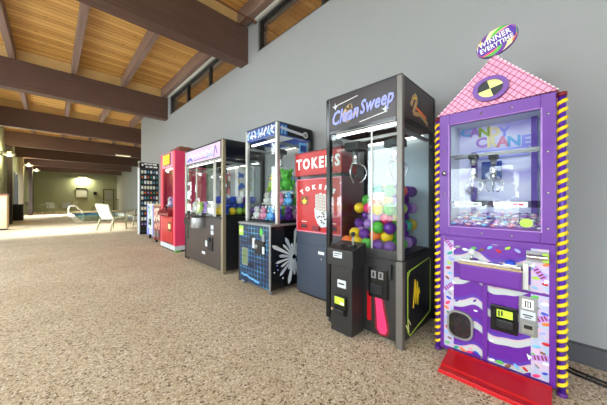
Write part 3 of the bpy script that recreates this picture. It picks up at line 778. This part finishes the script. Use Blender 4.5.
# control pedestal
pd = MB().box(-.17, .035, -.158, .012, .03, .56, 'console_gray').build('pedestal', k2, .005)
cs = MB().side([(-.175, .56), (-.175, .69), (.012, .735), (.012, .56)], -.195, .25, 'console_gray').build('console', k2, .005)
MB().cyl((.0, -.09, .71), (.0, -.09, .725), .03, 'black').cyl((.0, -.09, .72), (.0, -.09, .80), .008, 'gray_metal').ball((.0, -.09, .81), .02, 'black', n=12).build('joystick', cs)
MB().cyl((-.10, -.10, .705), (-.10, -.10, .722), .018, 'black').build('button', cs)
MB().box(-.13, -.045, -.178, -.174, .625, .672, 'graywhite_card').box(-.12, -.055, -.179, -.178, .655, .661, 'charcoal').box(-.12, -.075, -.179, -.178, .638, .643, 'charcoal').build('label', cs)
MB().box(-.10, -.02, -.161, -.157, .39, .45, 'graywhite_card').box(-.09, -.035, -.162, -.161, .415, .427, 'charcoal').build('label', pd)
bl = MB().box(-.12, -.01, -.18, -.157, .18, .33, 'gloss_black').build('bill_acceptor', pd, .006)
MB().box(-.11, -.02, -.185, -.18, .265, .32, 'lit_yellow').box(-.055, -.021, -.186, -.185, .27, .288, 'white').build('label', bl, label='yellow green lit label'); MB().box(-.11, -.02, -.195, -.18, .19, .225, 'charcoal').build('slot', bl, .005)
MB().cyl((-.155, -.165, .2), (-.155, -.157, .2), .01, 'tan', 10).build('lock', pd)
MB().box(-h + .07, -h + .085, .0, .013, .38, .58, 'black').build('handle', k2)
MB().box(-h + .06, -h + .11, -.012, .012, .03, .06, 'black').cyl((-h + .06, -.02, .02), (-h + .1, -.02, .02), .018, 'black', 10).build('hinge', k2)
# coin mechanism and red pin art
cm = MB().box(.085, .245, -.008, .012, .33, .555, 'gloss_black').build('coin_door', k2, .004)
for x in (.115, .175):
    MB().box(x, x + .04, -.016, -.008, .48, .535, 'gray_metal').box(x + .012, x + .028, -.018, -.016, .49, .525, 'black').build('coin_slot', cm, .002)
MB().box(.105, .205, -.014, -.008, .36, .43, 'charcoal').box(.115, .15, -.017, -.014, .37, .42, 'black').box(.16, .195, -.017, -.014, .37, .42, 'black').build('return_flap', cm, .002)
MB().box(.25, .275, -.012, .012, .49, .60, 'black').build('lock_bar', k2, .004)
b = MB(); bt = [(.135, .335), (.19, .335), (.205, .25), (.225, .16), (.235, .10), (.22, .065), (.18, .06), (.155, .09), (.15, .16), (.145, .25)]
b.front([(.125, .345), (.205, .345), (.222, .25), (.245, .16), (.252, .09), (.23, .05), (.17, .045), (.135, .09), (.13, .2)], .012, .002, 'dark_red').front(bt, .01, .003, 'hot_pink')
b.build('red_art', k2)
MB().front(rrect(-.01 + .075, .1, .13, .36, .01), .012, .003, 'red').build('red_plate', k2)
b = MB(); X = h - .004   # side line art
for A in (((.10, .545), (.10, .10)), ((.10, .10), (.14, .06)), ((.12, .545), (.54, .585)), ((.56, .57), (.56, .12)), ((.56, .12), (.14, .06)), ((.10, .50), (.14, .55))): b.sstroke(A, .009, X, .003, 'lime')
b.sstroke([(.2, .25), (.24, .46), (.25, .27), (.28, .44), (.29, .25), (.31, .38), (.33, .33)], .013, X, .003, 'yellow').sstroke([(.07, .16), (.12, .09), (.10, .2), (.15, .14)], .008, X, .003, 'cream')
b.build('side_line_art', k2)
# balls
colr = {'green': 'green', 'purple': 'purple', 'yellow': 'yellow', 'hot_pink': 'bright pink', 'lime': 'lime', 'teal': 'teal', 'orange': 'orange', 'lilac': 'lilac', 'white': 'white', 'blue': 'blue'}
def pile(root, xs, y0, y1, z0, r, heights, palette, text, group):
    """layers of balls: every other layer sits in the hollows of the one below"""
    p = r * 2.06
    for lay in range(12):
        off = p / 2 * (lay % 2); z = z0 + r + lay * p * .72
        y = y0 + off
        while y <= y1 + 1e-6:
            x = xs[0] + off
            while x <= xs[1] + 1e-6:
                if z + r < heights(x, y):
                    col = random.choice(palette)
                    ball(col, r, loc2w(root, x, y, z), colr[col] + text, group)
                x += p
            y += p
MB().box(-h + .05, h - .05, .03, d - .04, .64, .655, 'black').build('prize_bed', k2)
pal = ['green', 'purple', 'hot_pink', 'lilac', 'lime', 'teal', 'yellow', 'purple', 'orange', 'green']
pile(k2, (-.21, .25), .118, .58, .659, .05, lambda x, y: .80 + (.42 if x > .02 else (.32 if y > .3 else .1)) + (.05 if y > .3 else 0), pal, ' ball in the heap inside the black script-header claw machine', 'balls in the black claw machine')
ps = MB().box(.10, .19, .045, .05, 1.08, 1.14, 'white').box(.115, .175, .044, .045, 1.1, 1.12, 'gray_metal').build('price_card', k2)

# ================================================================== token changer
tc = thing('token_changer', 'red and blue-grey token changer with TOKENS sign, between two claw machines', 'token machine', base_at(2.04, 1.845), RZ); tc.scale = (1.15, 1, 1)
h = .285
b = MB().box(-h, h, 0, .42, .03, .715, 'changer_blue_gray').box(-h + .01, h - .01, .02, .4, 0, .03, 'black'); b.build('cabinet', tc, .006)
dr = MB().box(-h + .025, h - .025, -.012, 0, .07, .58, 'changer_blue_gray').build('door', tc, .004)
MB().box(.02, .09, -.015, -.012, .50, .53, 'white').build('plate', dr); MB().cyl((.055, -.02, .45), (.055, -.012, .45), .012, 'chrome', 12).build('lock', dr)
b = MB().box(-h, h, .0, .36, .715, 1.32, 'dark_red').box(-h + .012, h - .012, -.008, 0, .735, 1.305, 'changer_red')
for x0, x1, a, c_ in ((-h + .004, h - .004, .722, .735), (-h + .004, h - .004, 1.305, 1.316), (-h + .004, -h + .014, .735, 1.305), (h - .014, h - .004, .735, 1.305)): b.box(x0, x1, -.011, 0, a, c_, 'pink')
pn = b.build('changer_head', tc, .003)
for i, ch in enumerate('TOKENS'):
    a = (i - 2.5) * .2; R_ = .42
    MB().text(ch, .066, (R_ * math.sin(a) * .98 + .0, -.009, .80 + R_ * math.cos(a)), 'white', (math.cos(a), 0, -math.sin(a)), (math.sin(a), 0, math.cos(a)), bold=.004, depth=.002).build('letter', pn)
b = MB()     # hand of coin stacks
for i in range(4):
    x = -.02 + i * .045
    b.front(rrect(x, x + .038, .96 - .015 * i, 1.155 - .01 * abs(i - 1), .012), -.008, .003, 'offwhite')
    for j in range(11): b.box(x + .004, x + .034, -.012, -.011, .975 + j * .016 - .012 * i, .980 + j * .016 - .012 * i, 'coin_ink')
b.front([(-.035, .99), (.17, .95), (.165, .87), (.12, .80), (.05, .785), (.005, .83), (-.025, .9)], -.008, .0025, 'graywhite_card')
for i in range(24):
    a = i * 2.4; r_ = .012 * math.sqrt(i); b.front(oval(.07 + r_ * math.cos(a) * 1.2, .89 + r_ * math.sin(a), .011, .009, 10), -.0105, .001, 'coin_ink' if i % 2 else 'white')
b.build('coin_art', pn)
b = MB().box(-.215, -.115, -.011, -.008, 1.03, 1.12, 'brown').front([(-.205, 1.08), (-.18, 1.075), (-.165, 1.105), (-.15, 1.075), (-.125, 1.08), (-.143, 1.055), (-.15, 1.04), (-.18, 1.04), (-.187, 1.055)], -.011, .002, 'yellow'); b.build('crown_label', pn)
b = MB()
for x in (-.17, .19): b.box(x - .04, x + .04, -.016, -.008, .765, .815, 'dark_red').box(x - .03, x + .03, -.018, -.016, .775, .80, 'black').box(x - .035, x + .035, -.010, -.008, .835, .842, 'white')
b.box(-.05, .04, -.03, -.008, .75, .80, 'dark_red'); b.build('cup', pn, .003)
MB().box(-h + .02, h - .02, -.01, .25, 1.318, 1.345, 'gloss_black').build('spacer', tc)
sg = MB().box(-h - .005, h + .005, -.02, .25, 1.345, 1.615, 'changer_red').box(-h - .008, h + .008, -.024, .255, 1.60, 1.615, 'dark_red').box(-h - .008, h + .008, -.024, .255, 1.345, 1.36, 'dark_red').build('sign_box', tc, .004)
# slab-serif TOKENS
b = MB(); b.text('TOKENS', .16, (0.005, -.022, 1.475), 'white', bold=.006, depth=.004, sx=.74, track=1.30)
b.build('lettering', sg)

# ================================================================== blue grid crane
k4 = thing('claw_machine', 'claw machine with blue header, blue grid base and white crystal burst side', 'claw machine', base_at(1.74, 2.63), RZ)
w, d = .68, .70; h = w / 2
b = MB().box(-h, h, .01, d, .05, .79, 'gloss_black').box(-h - .006, h + .006, 0, d, .775, .80, 'gray_metal').box(-h, -h + .03, 0, .03, .03, .78, 'charcoal').box(h - .03, h, 0, .03, .03, .78, 'gray_metal')
b.build('base', k4, .004)
gp = MB().box(-h + .03, h - .03, .0, .01, .06, .775, 'blue_grid').box(-.14, -.03, -.004, .0, .26, .29, 'charcoal').build('front_panel', k4, label='black front panel with a blue grid pattern')
MB().box(-h + .10, -h + .23, -.008, 0, .26, .48, 'gray_metal').box(-h + .113, -h + .217, -.010, -.008, .275, .465, 'screen_green').box(-h + .12, -h + .21, -.012, -.010, .37, .38, 'charcoal').build('prize_door', gp, .003)
MB().box(-h + .02, -h + .12, -.004, 0, .63, .75, 'lime').box(-h + .04, -h + .1, -.005, -.004, .67, .71, 'cream').build('sticker', gp, label='yellow-green sticker')
cm = MB().box(.05, .24, -.02, 0, .44, .60, 'black').build('coin_door', gp, .006)
MB().box(.0, .05, -.012, 0, .50, .62, 'graywhite_card').box(.20, .25, -.016, 0, .60, .68, 'gray_metal').box(.22, .26, -.026, -.018, .46, .54, 'graywhite_card').cyl((.1, -.03, .53), (.1, -.02, .53), .03, 'gray_metal').build('coin_plate', cm)
b = MB().stroke([(-.26, .145), (-.2, .13), (-.14, .14), (-.07, .115), (.0, .115), (.06, .10), (.12, .10)], .022, 0, .003, 'sky_blue'); b.build('script_art', gp)
MB().front(oval(-.02, .60, .06, .05, 14), 0, .003, 'black').build('decal', gp); MB().front(oval(.17, .70, .03, .05, 12), 0, .003, 'green').build('decal', gp)
for x in (-h + .05, h - .05):
    for y in (.05, d - .05): MB().cyl((x, y, 0), (x, y, .05), .03, 'gray_metal' if y < .1 else 'black', 12).build('foot', k4)
b = MB(); X = h; oy, oz = .36, .39
random.seed(11)
for k in range(17):
    a = PI * (.1 + 1.5 * k / 16) ; L = random.uniform(.27, .39) if k % 2 == 0 else random.uniform(.16, .28); wd_ = random.uniform(.014, .024)
    u = Vector((math.cos(a), math.sin(a))); v = Vector((-u.y, u.x)); o = Vector((oy, oz))
    P = [o + u * .03 - v * .008, o + u * L * .82 - v * wd_, o + u * L * .93 - v * wd_ * .6, o + u * L, o + u * L * .88 + v * wd_ * .9, o + u * .03 + v * .008]
    P = [(min(max(p.x, .02), d - .02), min(max(p.y, .07), .76)) for p in P]
    b.side(P, X, .003 + .0006 * k, 'graywhite_card' if k % 3 else 'silver_art')
for k in range(16): b.side(oval(random.uniform(.06, .5), random.uniform(.12, .74), .008, .008, 8), X, .002, 'periwinkle' if k % 2 else 'white')
b.build('crystal_art', k4)
yg = .10; zb, zh, zt = .80, 1.84, 1.99
hd = shell(k4, w, d, zb, zh, zt, ('aluminium', 'aluminium'), .045, 'header_blue', yg=yg, backc='grayback', feet=False)
b = MB()
random.seed(9)
for i in range(8):   # irregular silver strokes on blue along the front
    x = -h + .06 + i * .073; z = 1.868
    P = [(x + random.uniform(-.01, .05), z + q) for q in (0, .03, .06, .095)]
    b.stroke(P, .022, yg + .004, .003, 'silver_art').stroke([(x - .012, z + random.uniform(.01, .09)), (x + .05, z + random.uniform(.01, .09))], .018, yg + .003, .003, 'white' if i % 3 else 'sky_blue')
b.build('front_art', hd)
b = MB(); X = h - .004
for i in range(3): b.side([(yg + .06 + i * .05, 1.86), (yg + .085 + i * .05, 1.86), (yg + .095 + i * .05, 1.96), (yg + .07 + i * .05, 1.965)], X, .003, 'sky_blue')
b.box(h - .004, h, yg + .16, d - .05, 1.85, 1.98, 'gloss_black').sstroke([(yg + .05, 1.93), (yg + .2, 1.915), (yg + .42, 1.90)], .03, X + .005, .002, 'silver_art').side(oval(yg + .46, 1.905, .045, .04, 16), X + .003, .003, 'offwhite').side(oval(yg + .46, 1.905, .03, .022, 14), X + .006, .002, 'gray_metal')
b.build('side_art', hd)
MB().box(h - .012, h - .006, .46, .60, 1.66, 1.80, 'sky_blue').box(h - .006, h - .003, .48, .58, 1.69, 1.77, 'header_blue').build('square_sign', k4)
gantry(k4, w, d, 1.74, .02, .42, 1.55, .9, yg); tubes(k4, w, d, 1.80, 'lamp_white', yg)
b = MB()
for x in (-.20, .04): b.prism([(x, d - .035, 1.15), (x + .19, d - .035, 1.15), (x + .19, d - .035, 1.48), (x, d - .035, 1.48)], (0, .004, 0), 'poster_mix')
b.box(h - .055, h - .05, .50, .62, 1.15, 1.50, 'blue'); b.build('prize_card', k4)
MB().box(-h + .05, h - .05, yg + .02, d - .035, .80, .82, 'black').build('prize_bed', k4)
G4 = 'plush toys in the blue grid claw machine'
cols = [('offwhite', 'lilac'), ('purple', 'lilac'), ('teal', 'white'), ('pink', 'white'), ('lime', 'yellow'), ('black', 'white'), ('sky_blue', 'white'), ('offwhite', 'tan'), ('green', 'lime'), ('blue', 'sky_blue')]
nm = {'white': 'white', 'purple': 'purple', 'teal': 'teal', 'pink': 'pink', 'lime': 'lime', 'black': 'black', 'sky_blue': 'pale blue', 'offwhite': 'off-white', 'green': 'green', 'blue': 'deep blue', 'yellow': 'yellow', 'hot_pink': 'bright pink', 'lilac': 'lilac'}
i = 0
for lz in range(2):
    for ry in range(3):
        for qx in range(4):
            if lz == 1 and ry == 0: continue
            c_ = cols[(i * 3 + lz) % 10]; i += 1
            plush(c_[0], c_[1], nm[c_[0]] + ' plush toy in the pile inside the blue grid claw machine', loc2w(k4, -.225 + qx * .15, yg + .12 + ry * .165, .824 + lz * .187), .88, RZ, G4)
pg = plush('lime', 'yellow', 'large lime plush toy high at the left inside the blue grid claw machine', loc2w(k4, -.13, .44, 1.195), 1.3, RZ)
pg = plush('green', 'green', 'large green plush toy high at the right side inside the blue grid claw machine', loc2w(k4, .16, .40, 1.198), 1.4, RZ + .9)

# ================================================================== wide bronze crane
k5 = thing('claw_machine', 'wide bronze-panelled claw machine with pink header, between the pink machine and the blue grid machine', 'claw machine', base_at(1.74, 4.14), RZ)
w, d = 1.46, .74; h = w / 2
hd = shell(k5, w, d, .83, 1.70, 1.96, ('aluminium', 'post_champagne'), .055, 'gloss_black', backc='grayback')
b = MB().box(-h + .004, h - .004, .03, d, .045, .83, 'black').box(-h + .055, h - .055, .004, .03, .05, .80, 'bronze_panel').box(-h, -h + .055, 0, .055, .02, .83, 'charcoal').box(h - .055, h, 0, .055, .02, .83, 'post_champagne').box(-h + .02, h - .02, .0, .03, .79, .83, 'console_gray')
b.build('base', k5, .005)
b = MB().front([(-h + .065, 1.72), (h - .075, 1.715), (h - .075, 1.94), (-h + .065, 1.94)], .004, .003, 'header_pink')
b.stroke([(-.5, 1.84), (-.42, 1.88), (-.36, 1.80), (-.3, 1.87), (-.22, 1.80), (-.15, 1.87), (-.06, 1.80), (.02, 1.87), (.1, 1.81), (.2, 1.88), (.3, 1.82), (.42, 1.88)], .022, .001, .002, 'white').stroke([(-.6, 1.765), (-.45, 1.80), (-.38, 1.76)], .03, .001, .002, 'blue').stroke([(-.3, 1.755), (0, 1.765), (.25, 1.76)], .012, .001, .002, 'purple').stroke([(.44, 1.74), (.5, 1.90), (.56, 1.78)], .014, .001, .003, 'purple').stroke([(.2, 1.77), (.34, 1.79), (.4, 1.76)], .016, .001, .003, 'sky_blue')
b.build('front_art', hd)
MB().box(-.24, -.20, .008, .013, .83, 1.70, 'aluminium').build('centre_bar', k5); MB().box(.42, .50, .006, .012, .83, 1.70, 'aluminium').build('centre_bar', k5)
b = MB()
for x in (-.14, .03, .20, .36): b.box(x, x + .12, d - .045, d - .036, .85, 1.66, 'offwhite')  # window reflections in the front glass, modelled as off-white vertical strips
b.box(-.62, -.34, d - .045, d - .036, 1.2, 1.6, 'toy_mix'); b.build('inner_panel', k5)
b = MB().box(h - .05, h - .045, .28, .52, 1.22, 1.60, 'poster_mix').build('prize_card', k5)
sh = MB().box(-.50, -.22, -.10, .01, .66, .77, 'black').build('joystick_box', k5, .01)
MB().cyl((-.40, -.05, .76), (-.40, -.05, .86), .009, 'black').ball((-.40, -.05, .87), .024, 'black', n=10).build('joystick', sh)
MB().cyl((-.28, -.05, .77), (-.28, -.05, .785), .022, 'red').build('button', sh)
dm = MB().cyl((-.02, -.03, .63), (-.02, -.03, .80), .125, 'gray_metal', 24).build('drum', k5, .006); MB().cyl((-.02, -.03, .80), (-.02, -.03, .815), .13, 'console_gray', 24).build('rim', dm)
MB().box(-h + .10, -h + .17, -.002, .006, .38, .66, 'black').build('handle', k5, .003)
for z in (.66, .58): MB().box(.36, .44, -.006, .006, z - .03, z + .03, 'graywhite_card').build('label', k5)
cm = MB().box(.24, .42, -.012, .006, .30, .50, 'charcoal').cyl((.32, -.03, .47), (.32, -.012, .47), .035, 'black').build('coin_door', k5, .004)
MB().box(.18, .25, -.014, -.004, .35, .44, 'graywhite_card').build('coin_plate', cm)
MB().box(.02, .14, -.001, .005, .21, .25, 'graywhite_card').build('label', k5)
gantry(k5, w, d, 1.62, .05, .32, 1.42); tubes(k5, w, d, 1.68, 'lamp_white')
MB().box(-h + .06, h - .06, .03, d - .05, .83, .845, 'black').build('prize_bed', k5)
pile(k5, (.36, .61), .11, .62, .849, .058, lambda x, y: 1.2, ['blue', 'yellow', 'white', 'blue', 'purple', 'lime', 'blue'], ' ball in the heap inside the wide bronze claw machine', 'balls in the bronze claw machine')
i = 0
for ry in range(2):
    for qx in range(6):
        c_ = [('white', 'cream'), ('cream', 'yellow'), ('lime', 'white'), ('lilac', 'purple'), ('offwhite', 'tan')][i % 5]; i += 1
        nmx = {'white': 'white', 'cream': 'cream', 'lime': 'lime', 'lilac': 'lilac', 'offwhite': 'off-white'}[c_[0]]
        plush(c_[0], c_[1], nmx + ' plush toy in the row inside the wide bronze claw machine', loc2w(k5, -.58 + qx * .155, .14 + ry * .2, .85), 1.0, RZ, 'plush toys in the bronze claw machine')

# ================================================================== pink-red crane
k6 = thing('claw_machine', 'tall pink-red claw machine with yellow lit sign, beyond the wide bronze machine', 'claw machine', base_at(1.78, 6.01), RZ)
w, d = .96, .66; h = w / 2
b = MB().box(h - .03, h, .0, d, .13, 2.10, 'pink_red').box(-h, -h + .03, .0, d, .13, 2.10, 'pink_red').box(-h + .03, h - .03, d - .03, d, .13, 2.10, 'dark_red').box(-h + .03, h - .03, .02, d - .03, .13, .92, 'dark_red').box(-h + .03, h - .03, .02, d - .03, 1.78, 2.10, 'pink_red').box(h - .12, h - .03, 0, .05, .13, 2.10, 'coral').box(-h + .03, -h + .12, 0, .05, .13, 2.10, 'coral').box(-h + .12, h - .12, 0, .02, 1.78, 2.10, 'pink')
b.build('cabinet', k6, .006)
b = MB().box(-h, h, -.004, d, .04, .135, 'graywhite_card').box(-h + .05, h - .05, .03, d - .03, 0.0, .04, 'black'); b.build('plinth', k6, .004)
MB().box(h - .09, h - .02, .02, .12, 0, .05, 'green').build('foot', k6)
s = MB().box(-.22, .22, -.02, 0, 1.83, 2.07, 'gloss_black').box(-.20, .20, -.024, -.02, 1.85, 2.05, 'lit_sign').build('sign', k6, .003, label='small sign lit yellow and orange')
b = MB()
for j in range(4): b.box(-.16 + .02 * j, .15 - .03 * (j % 2), -.026, -.024, 1.875 + j * .043, 1.893 + j * .043, 'red' if j % 2 else 'yellow')
b.build('sign_art', s)
MB().box(-h + .12, h - .12, .012, .018, .92, 1.78, 'crane_glass').build('glass_pane', k6)
MB().box(-h + .03, h - .03, d - .045, d - .03, .92, 1.78, 'inner_white').box(-.1, .1, d - .05, d - .045, 1.0, 1.7, 'sky_blue').build('back_panel', k6)
MB().cyl((-h + .1, .08, 1.76), (h - .1, .08, 1.76), .012, 'lamp_white', 10).build('lamp_tube', k6)
gantry(k6, w, d, 1.70, 0, .3, 1.5)
for x, z0_, z1_, m_ in ((-.25, 1.0, 1.65, 'white'), (.0, .95, 1.7, 'lilac'), (.2, .95, 1.55, 'teal')):
    pass
dr = MB().box(-h + .13, h - .13, -.012, .02, .17, .72, 'red').build('door', k6, .006)
MB().box(.1, .3, -.02, -.012, .42, .62, 'brown').box(.13, .27, -.022, -.02, .47, .57, 'cream').build('coin_door', dr, .003)
sh = MB().side([(-.10, .74), (-.10, .80), (.02, .90), (.02, .74)], -.36, .72, 'dark_red').build('control_shelf', k6, .01)
MB().cyl((.1, -.05, .83), (.1, -.05, .92), .01, 'black').ball((.1, -.05, .93), .022, 'black', n=10).build('joystick', sh)
b = MB().box(-.10, h - .02, .10, .42, 2.10, 2.19, 'brown').box(-.06, h - .06, .09, .10, 2.115, 2.175, 'dark_red').prism([(.05, .14, 2.19), (h - .1, .14, 2.19), (h - .16, .14, 2.23), (.12, .14, 2.23)], (0, .22, 0), 'brown'); b.build('topper', k6, .006, label='brown box topper')
i = 0
for ry in range(2):
    for qx in range(4):
        c_ = [('white', 'pink'), ('lilac', 'purple'), ('teal', 'white'), ('pink', 'white')][(i + ry) % 4]; i += 1
        nmx = {'white': 'white', 'lilac': 'lilac', 'teal': 'teal', 'pink': 'pink'}[c_[0]]
        plush(c_[0], c_[1], nmx + ' plush toy in the row inside the pink-red claw machine', loc2w(k6, -.3 + qx * .19, .16 + ry * .22, .926), 1.15, RZ, 'plush toys in the pink-red claw machine')

# ================================================================== small vending machines
v = thing('vending_machine', 'small salmon-pink coin vending machine beside the pink-red claw machine', 'vending machine', base_at(1.85, 7.06), RZ)
h = .29
MB().box(-h, h, .02, .5, .09, .93, 'brown').box(-h, h, 0, .02, .09, .93, 'dark_red').build('cabinet', v, .008)
MB().box(-h + .04, h - .04, -.006, 0, .35, .88, 'vend_mix').build('front_panel', v)
MB().box(-h, h, 0, .5, .93, .97, 'tan').build('lid', v, .006)
for x in (-.12, .12):
    c_ = MB().box(x - .06, x + .06, -.02, 0, .16, .32, 'gray_metal').build('coin_mechanism', v, .004); MB().cyl((x, -.04, .24), (x, -.02, .24), .03, 'chrome', 12).build('crank', c_)
for x in (-h + .05, h - .05):
    for y in (.06, .44): MB().box(x - .025, x + .025, y - .025, y + .025, 0, .09, 'black').build('leg', v)
v = thing('vending_machine', 'small white and pale green coin vending machine with blue edge, beside the souvenir rack', 'vending machine', base_at(1.92, 7.95), RZ)
h = .3
MB().box(-h, h, .02, .45, .12, .93, 'graywhite_card').box(-h, -h + .12, -.01, .02, .10, .95, 'periwinkle').box(h - .06, h, -.01, .02, .10, .95, 'periwinkle').build('cabinet', v, .008)
MB().box(-h + .12, h - .06, -.006, .02, .30, .90, 'vend_green').build('front_panel', v)
c_ = MB().box(-.05, .12, -.02, .0, .40, .56, 'charcoal').build('coin_mechanism', v, .004); MB().cyl((.03, -.04, .48), (.03, -.02, .48), .03, 'chrome', 12).build('crank', c_)
MB().box(-h, h, 0, .45, .93, .97, 'white').build('lid', v, .006)
for x in (-h + .05, h - .05):
    for y in (.06, .40): MB().box(x - .025, x + .025, y - .025, y + .025, 0, .12, 'charcoal').build('leg', v)

# ================================================================== souvenir rack (faces the viewer)
rk = thing('souvenir_rack', 'tall black display rack of small hanging cards under a white-lettered header, at the wall corner', 'display rack', (2.225, 9.3, 0))
h = .26
MB().box(-h, h, .0, .16, .03, 2.08, 'black').box(-h - .01, h + .01, -.06, .22, 0, .09, 'black').build('body', rk, .004)
MB().box(-h - .03, -h, -.02, .18, .0, 2.10, 'graywhite_card').build('post', rk, .004); MB().box(h, h + .01, .0, .16, .0, 2.10, 'charcoal').build('post', rk)
hb = MB().box(-h - .02, h, -.04, .14, 2.08, 2.27, 'header_brown').box(-h - .03, h + .01, -.05, .15, 2.27, 2.29, 'offwhite').build('header', rk)
b = MB()
for j, (xa, xb) in enumerate(((-.15, -.06), (-.04, .06), (.08, .2))): b.box(xa, xb, -.045, -.04, 2.20, 2.245, 'white'); b.box(xa + .03, min(xb + .02, .22), -.045, -.04, 2.11, 2.16, 'white')
b.front(oval(-.20, 2.19, .028, .04, 12), -.04, .003, 'white'); b.build('header_art', hb)
hk = MB(); tagc = [('cream', 'cream'), ('white', 'white'), ('sky_blue', 'pale blue'), ('orange', 'orange'), ('teal', 'teal'), ('lilac', 'lilac')]
src = {}
random.seed(21)
for r in range(11):
    z = 1.98 - r * .165
    hk.box(-h, h, -.012, 0, z + .056, z + .062, 'charcoal')
    for q in range(6):
        x = -.205 + q * .082; hk.cyl((x, -.05, z + .05), (x, 0, z + .05), .003, 'gray_metal', 6)
        k_, n_ = random.choice(tagc if r % 3 else tagc[:3])
        if k_ not in src:
            o = MB().box(-.03, .03, -.003, .003, -.06, .04, 'graywhite_card' if k_ in ('white', 'cream') else 'charcoal').front(oval(0, -.012, .021, .032, 12), -.003, .008, k_).box(-.006, .006, -.004, .004, .035, .047, 'gray_metal').build('souvenir_card'); src[k_] = o
        else: o = src[k_].copy(); C.objects.link(o)
        o.location = (2.225 + x, 9.3 - .036, z); tag(o, n_ + ' souvenir charm card hanging on the tall black display rack', 'souvenir', 'souvenir cards on the black rack')
hk.build('hooks', rk)

# ================================================================== trees outside the lobby glazing, added sky blockers outside the pool hall
def tree(x, y, hh, r, seed, label, low=.42):
    random.seed(seed); t = thing('tree', label, 'tree', (x, y, -.16), 0, 'trees outside the lobby windows' if low > .2 else 'unseen trees added outside the pool hall to block bright sky')
    MB().tube([(0, 0, 0), (.06, .03, hh * .4), (.0, .08, hh * .75)], .16, 'bark', 8, .06).build('trunk', t)
    b = MB()
    for k in range(26):
        a = random.uniform(0, 2 * PI); q = random.uniform(.1, 1) * r; z = hh * random.uniform(low, 1.0)
        b.ball((q * math.cos(a), q * math.sin(a), z), random.uniform(.18, .38) * r, 'tree_leaf', (1, 1, .8), 7)
    b.build('crown', t)
for i, (x, y, hh, r) in enumerate(((-9, .3, 2.9, .9), (-9.5, 2.1, 2.7, .85), (-13.5, 6.2, 4.2, 1.4), (-12, 12.2, 4.4, 1.7), (-13, -5.5, 4.6, 1.8))):
    tree(x, y, hh, r, 40 + i, 'leafy green tree standing outside the lobby windows')
for i, (x, y, hh, r) in enumerate(((-5.2, 15.4, 4.4, 1.3), (-5.4, 18.6, 4.6, 1.4), (-6.2, 22.0, 4.8, 1.5), (-7.2, 25.6, 4.8, 1.5))):  # unseen trees added to keep bright sky out of the crane glass reflections
    tree(x, y, hh, r, 60 + i, 'unseen bushy tree added outside the pool hall windows to darken glass reflections', .16)
# ------------------------------------------------------------------ light and camera
wd = bpy.data.worlds.new('world'); bpy.context.scene.world = wd; wd.use_nodes = True
bg = wd.node_tree.nodes['Background']; bg.inputs[0].default_value = (.93, .96, 1.0, 1); bg.inputs[1].default_value = 9.0

def area(name, loc, d, sx, sy, power, col=(1, 1, 1), spread=PI, portal=False):
    l = bpy.data.lights.new(name, 'AREA'); l.shape = 'RECTANGLE'; l.size = sx; l.size_y = sy; l.energy = power; l.color = col; l.spread = spread
    if portal: l.cycles.is_portal = True
    o = bpy.data.objects.new(name, l); C.objects.link(o); o.location = loc
    o.rotation_euler = Vector(d).to_track_quat('-Z', 'Y').to_euler(); return o
for (a, b), z1 in zip(lo, zt_): area('window_portal', (LOB - .25, (a + b) / 2, (z0 + z1) / 2), (1, 0, 0), b - a, z1 - z0, 1, portal=True)
for a, b in lo: area('window_portal', (LOB - .25, (a + b) / 2, 3.56), (1, 0, 0), b - a, 1.1, 1, portal=True)
for a, b in eo: area('window_portal', ((a + b) / 2, -4.25, 1.37), (0, 1, 0), b - a, 2.6, 1, portal=True)
for a, b in op: area('window_portal', (POOLL - .25, (a + b) / 2, 1.36), (1, 0, 0), b - a, 2.68, 1, portal=True)
# low daylight slanting through the two pool hall window walls
for a, b, pw in ((11.0, 14.8, 95), (23.6, 26.7, 130)):
    area('pool_daylight', (POOLL - .6, (a + b) / 2, 1.9), (1, 0, -.62), b - a, 1.7, pw, (1, .98, .94), math.radians(28))
def point(name, loc, power, col, r=.05):
    l = bpy.data.lights.new(name, 'POINT'); l.energy = power; l.color = col; l.shadow_soft_size = r
    o = bpy.data.objects.new(name, l); C.objects.link(o); o.location = loc
for loc in ((-1.25, 16.2, 2.75), (-.95, 21.75, 2.85), (-.95, 26.2, 2.95)): point('sconce_light', loc, 16, (1, .92, .5)); point('sconce_uplight', (loc[0], loc[1], loc[2] + .42), 9, (1, .88, .55))
area('wall_lamp_light', (2.15, 32.8, 3.26), (0, -.1, -1), .6, .2, 95, (1, .95, .62))

cam = bpy.data.cameras.new('camera'); cam.sensor_width = 36; cam.lens = 36 * 254 / 607; cam.shift_y = -2.5 / 607; cam.clip_end = 200
co = bpy.data.objects.new('camera', cam); C.objects.link(co); co.location = (0, 0, 1.08); co.rotation_euler = (PI / 2, 0, -math.radians(44.7))
sc = bpy.context.scene; sc.camera = co
vs = sc.view_settings; vs.view_transform = 'Standard'; vs.look = 'None'; vs.gamma = 1; vs.use_curve_mapping = False; vs.exposure = 0.95
sc.cycles.max_bounces = 14; sc.cycles.transparent_max_bounces = 24; sc.cycles.diffuse_bounces = 6; sc.cycles.sample_clamp_indirect = 6
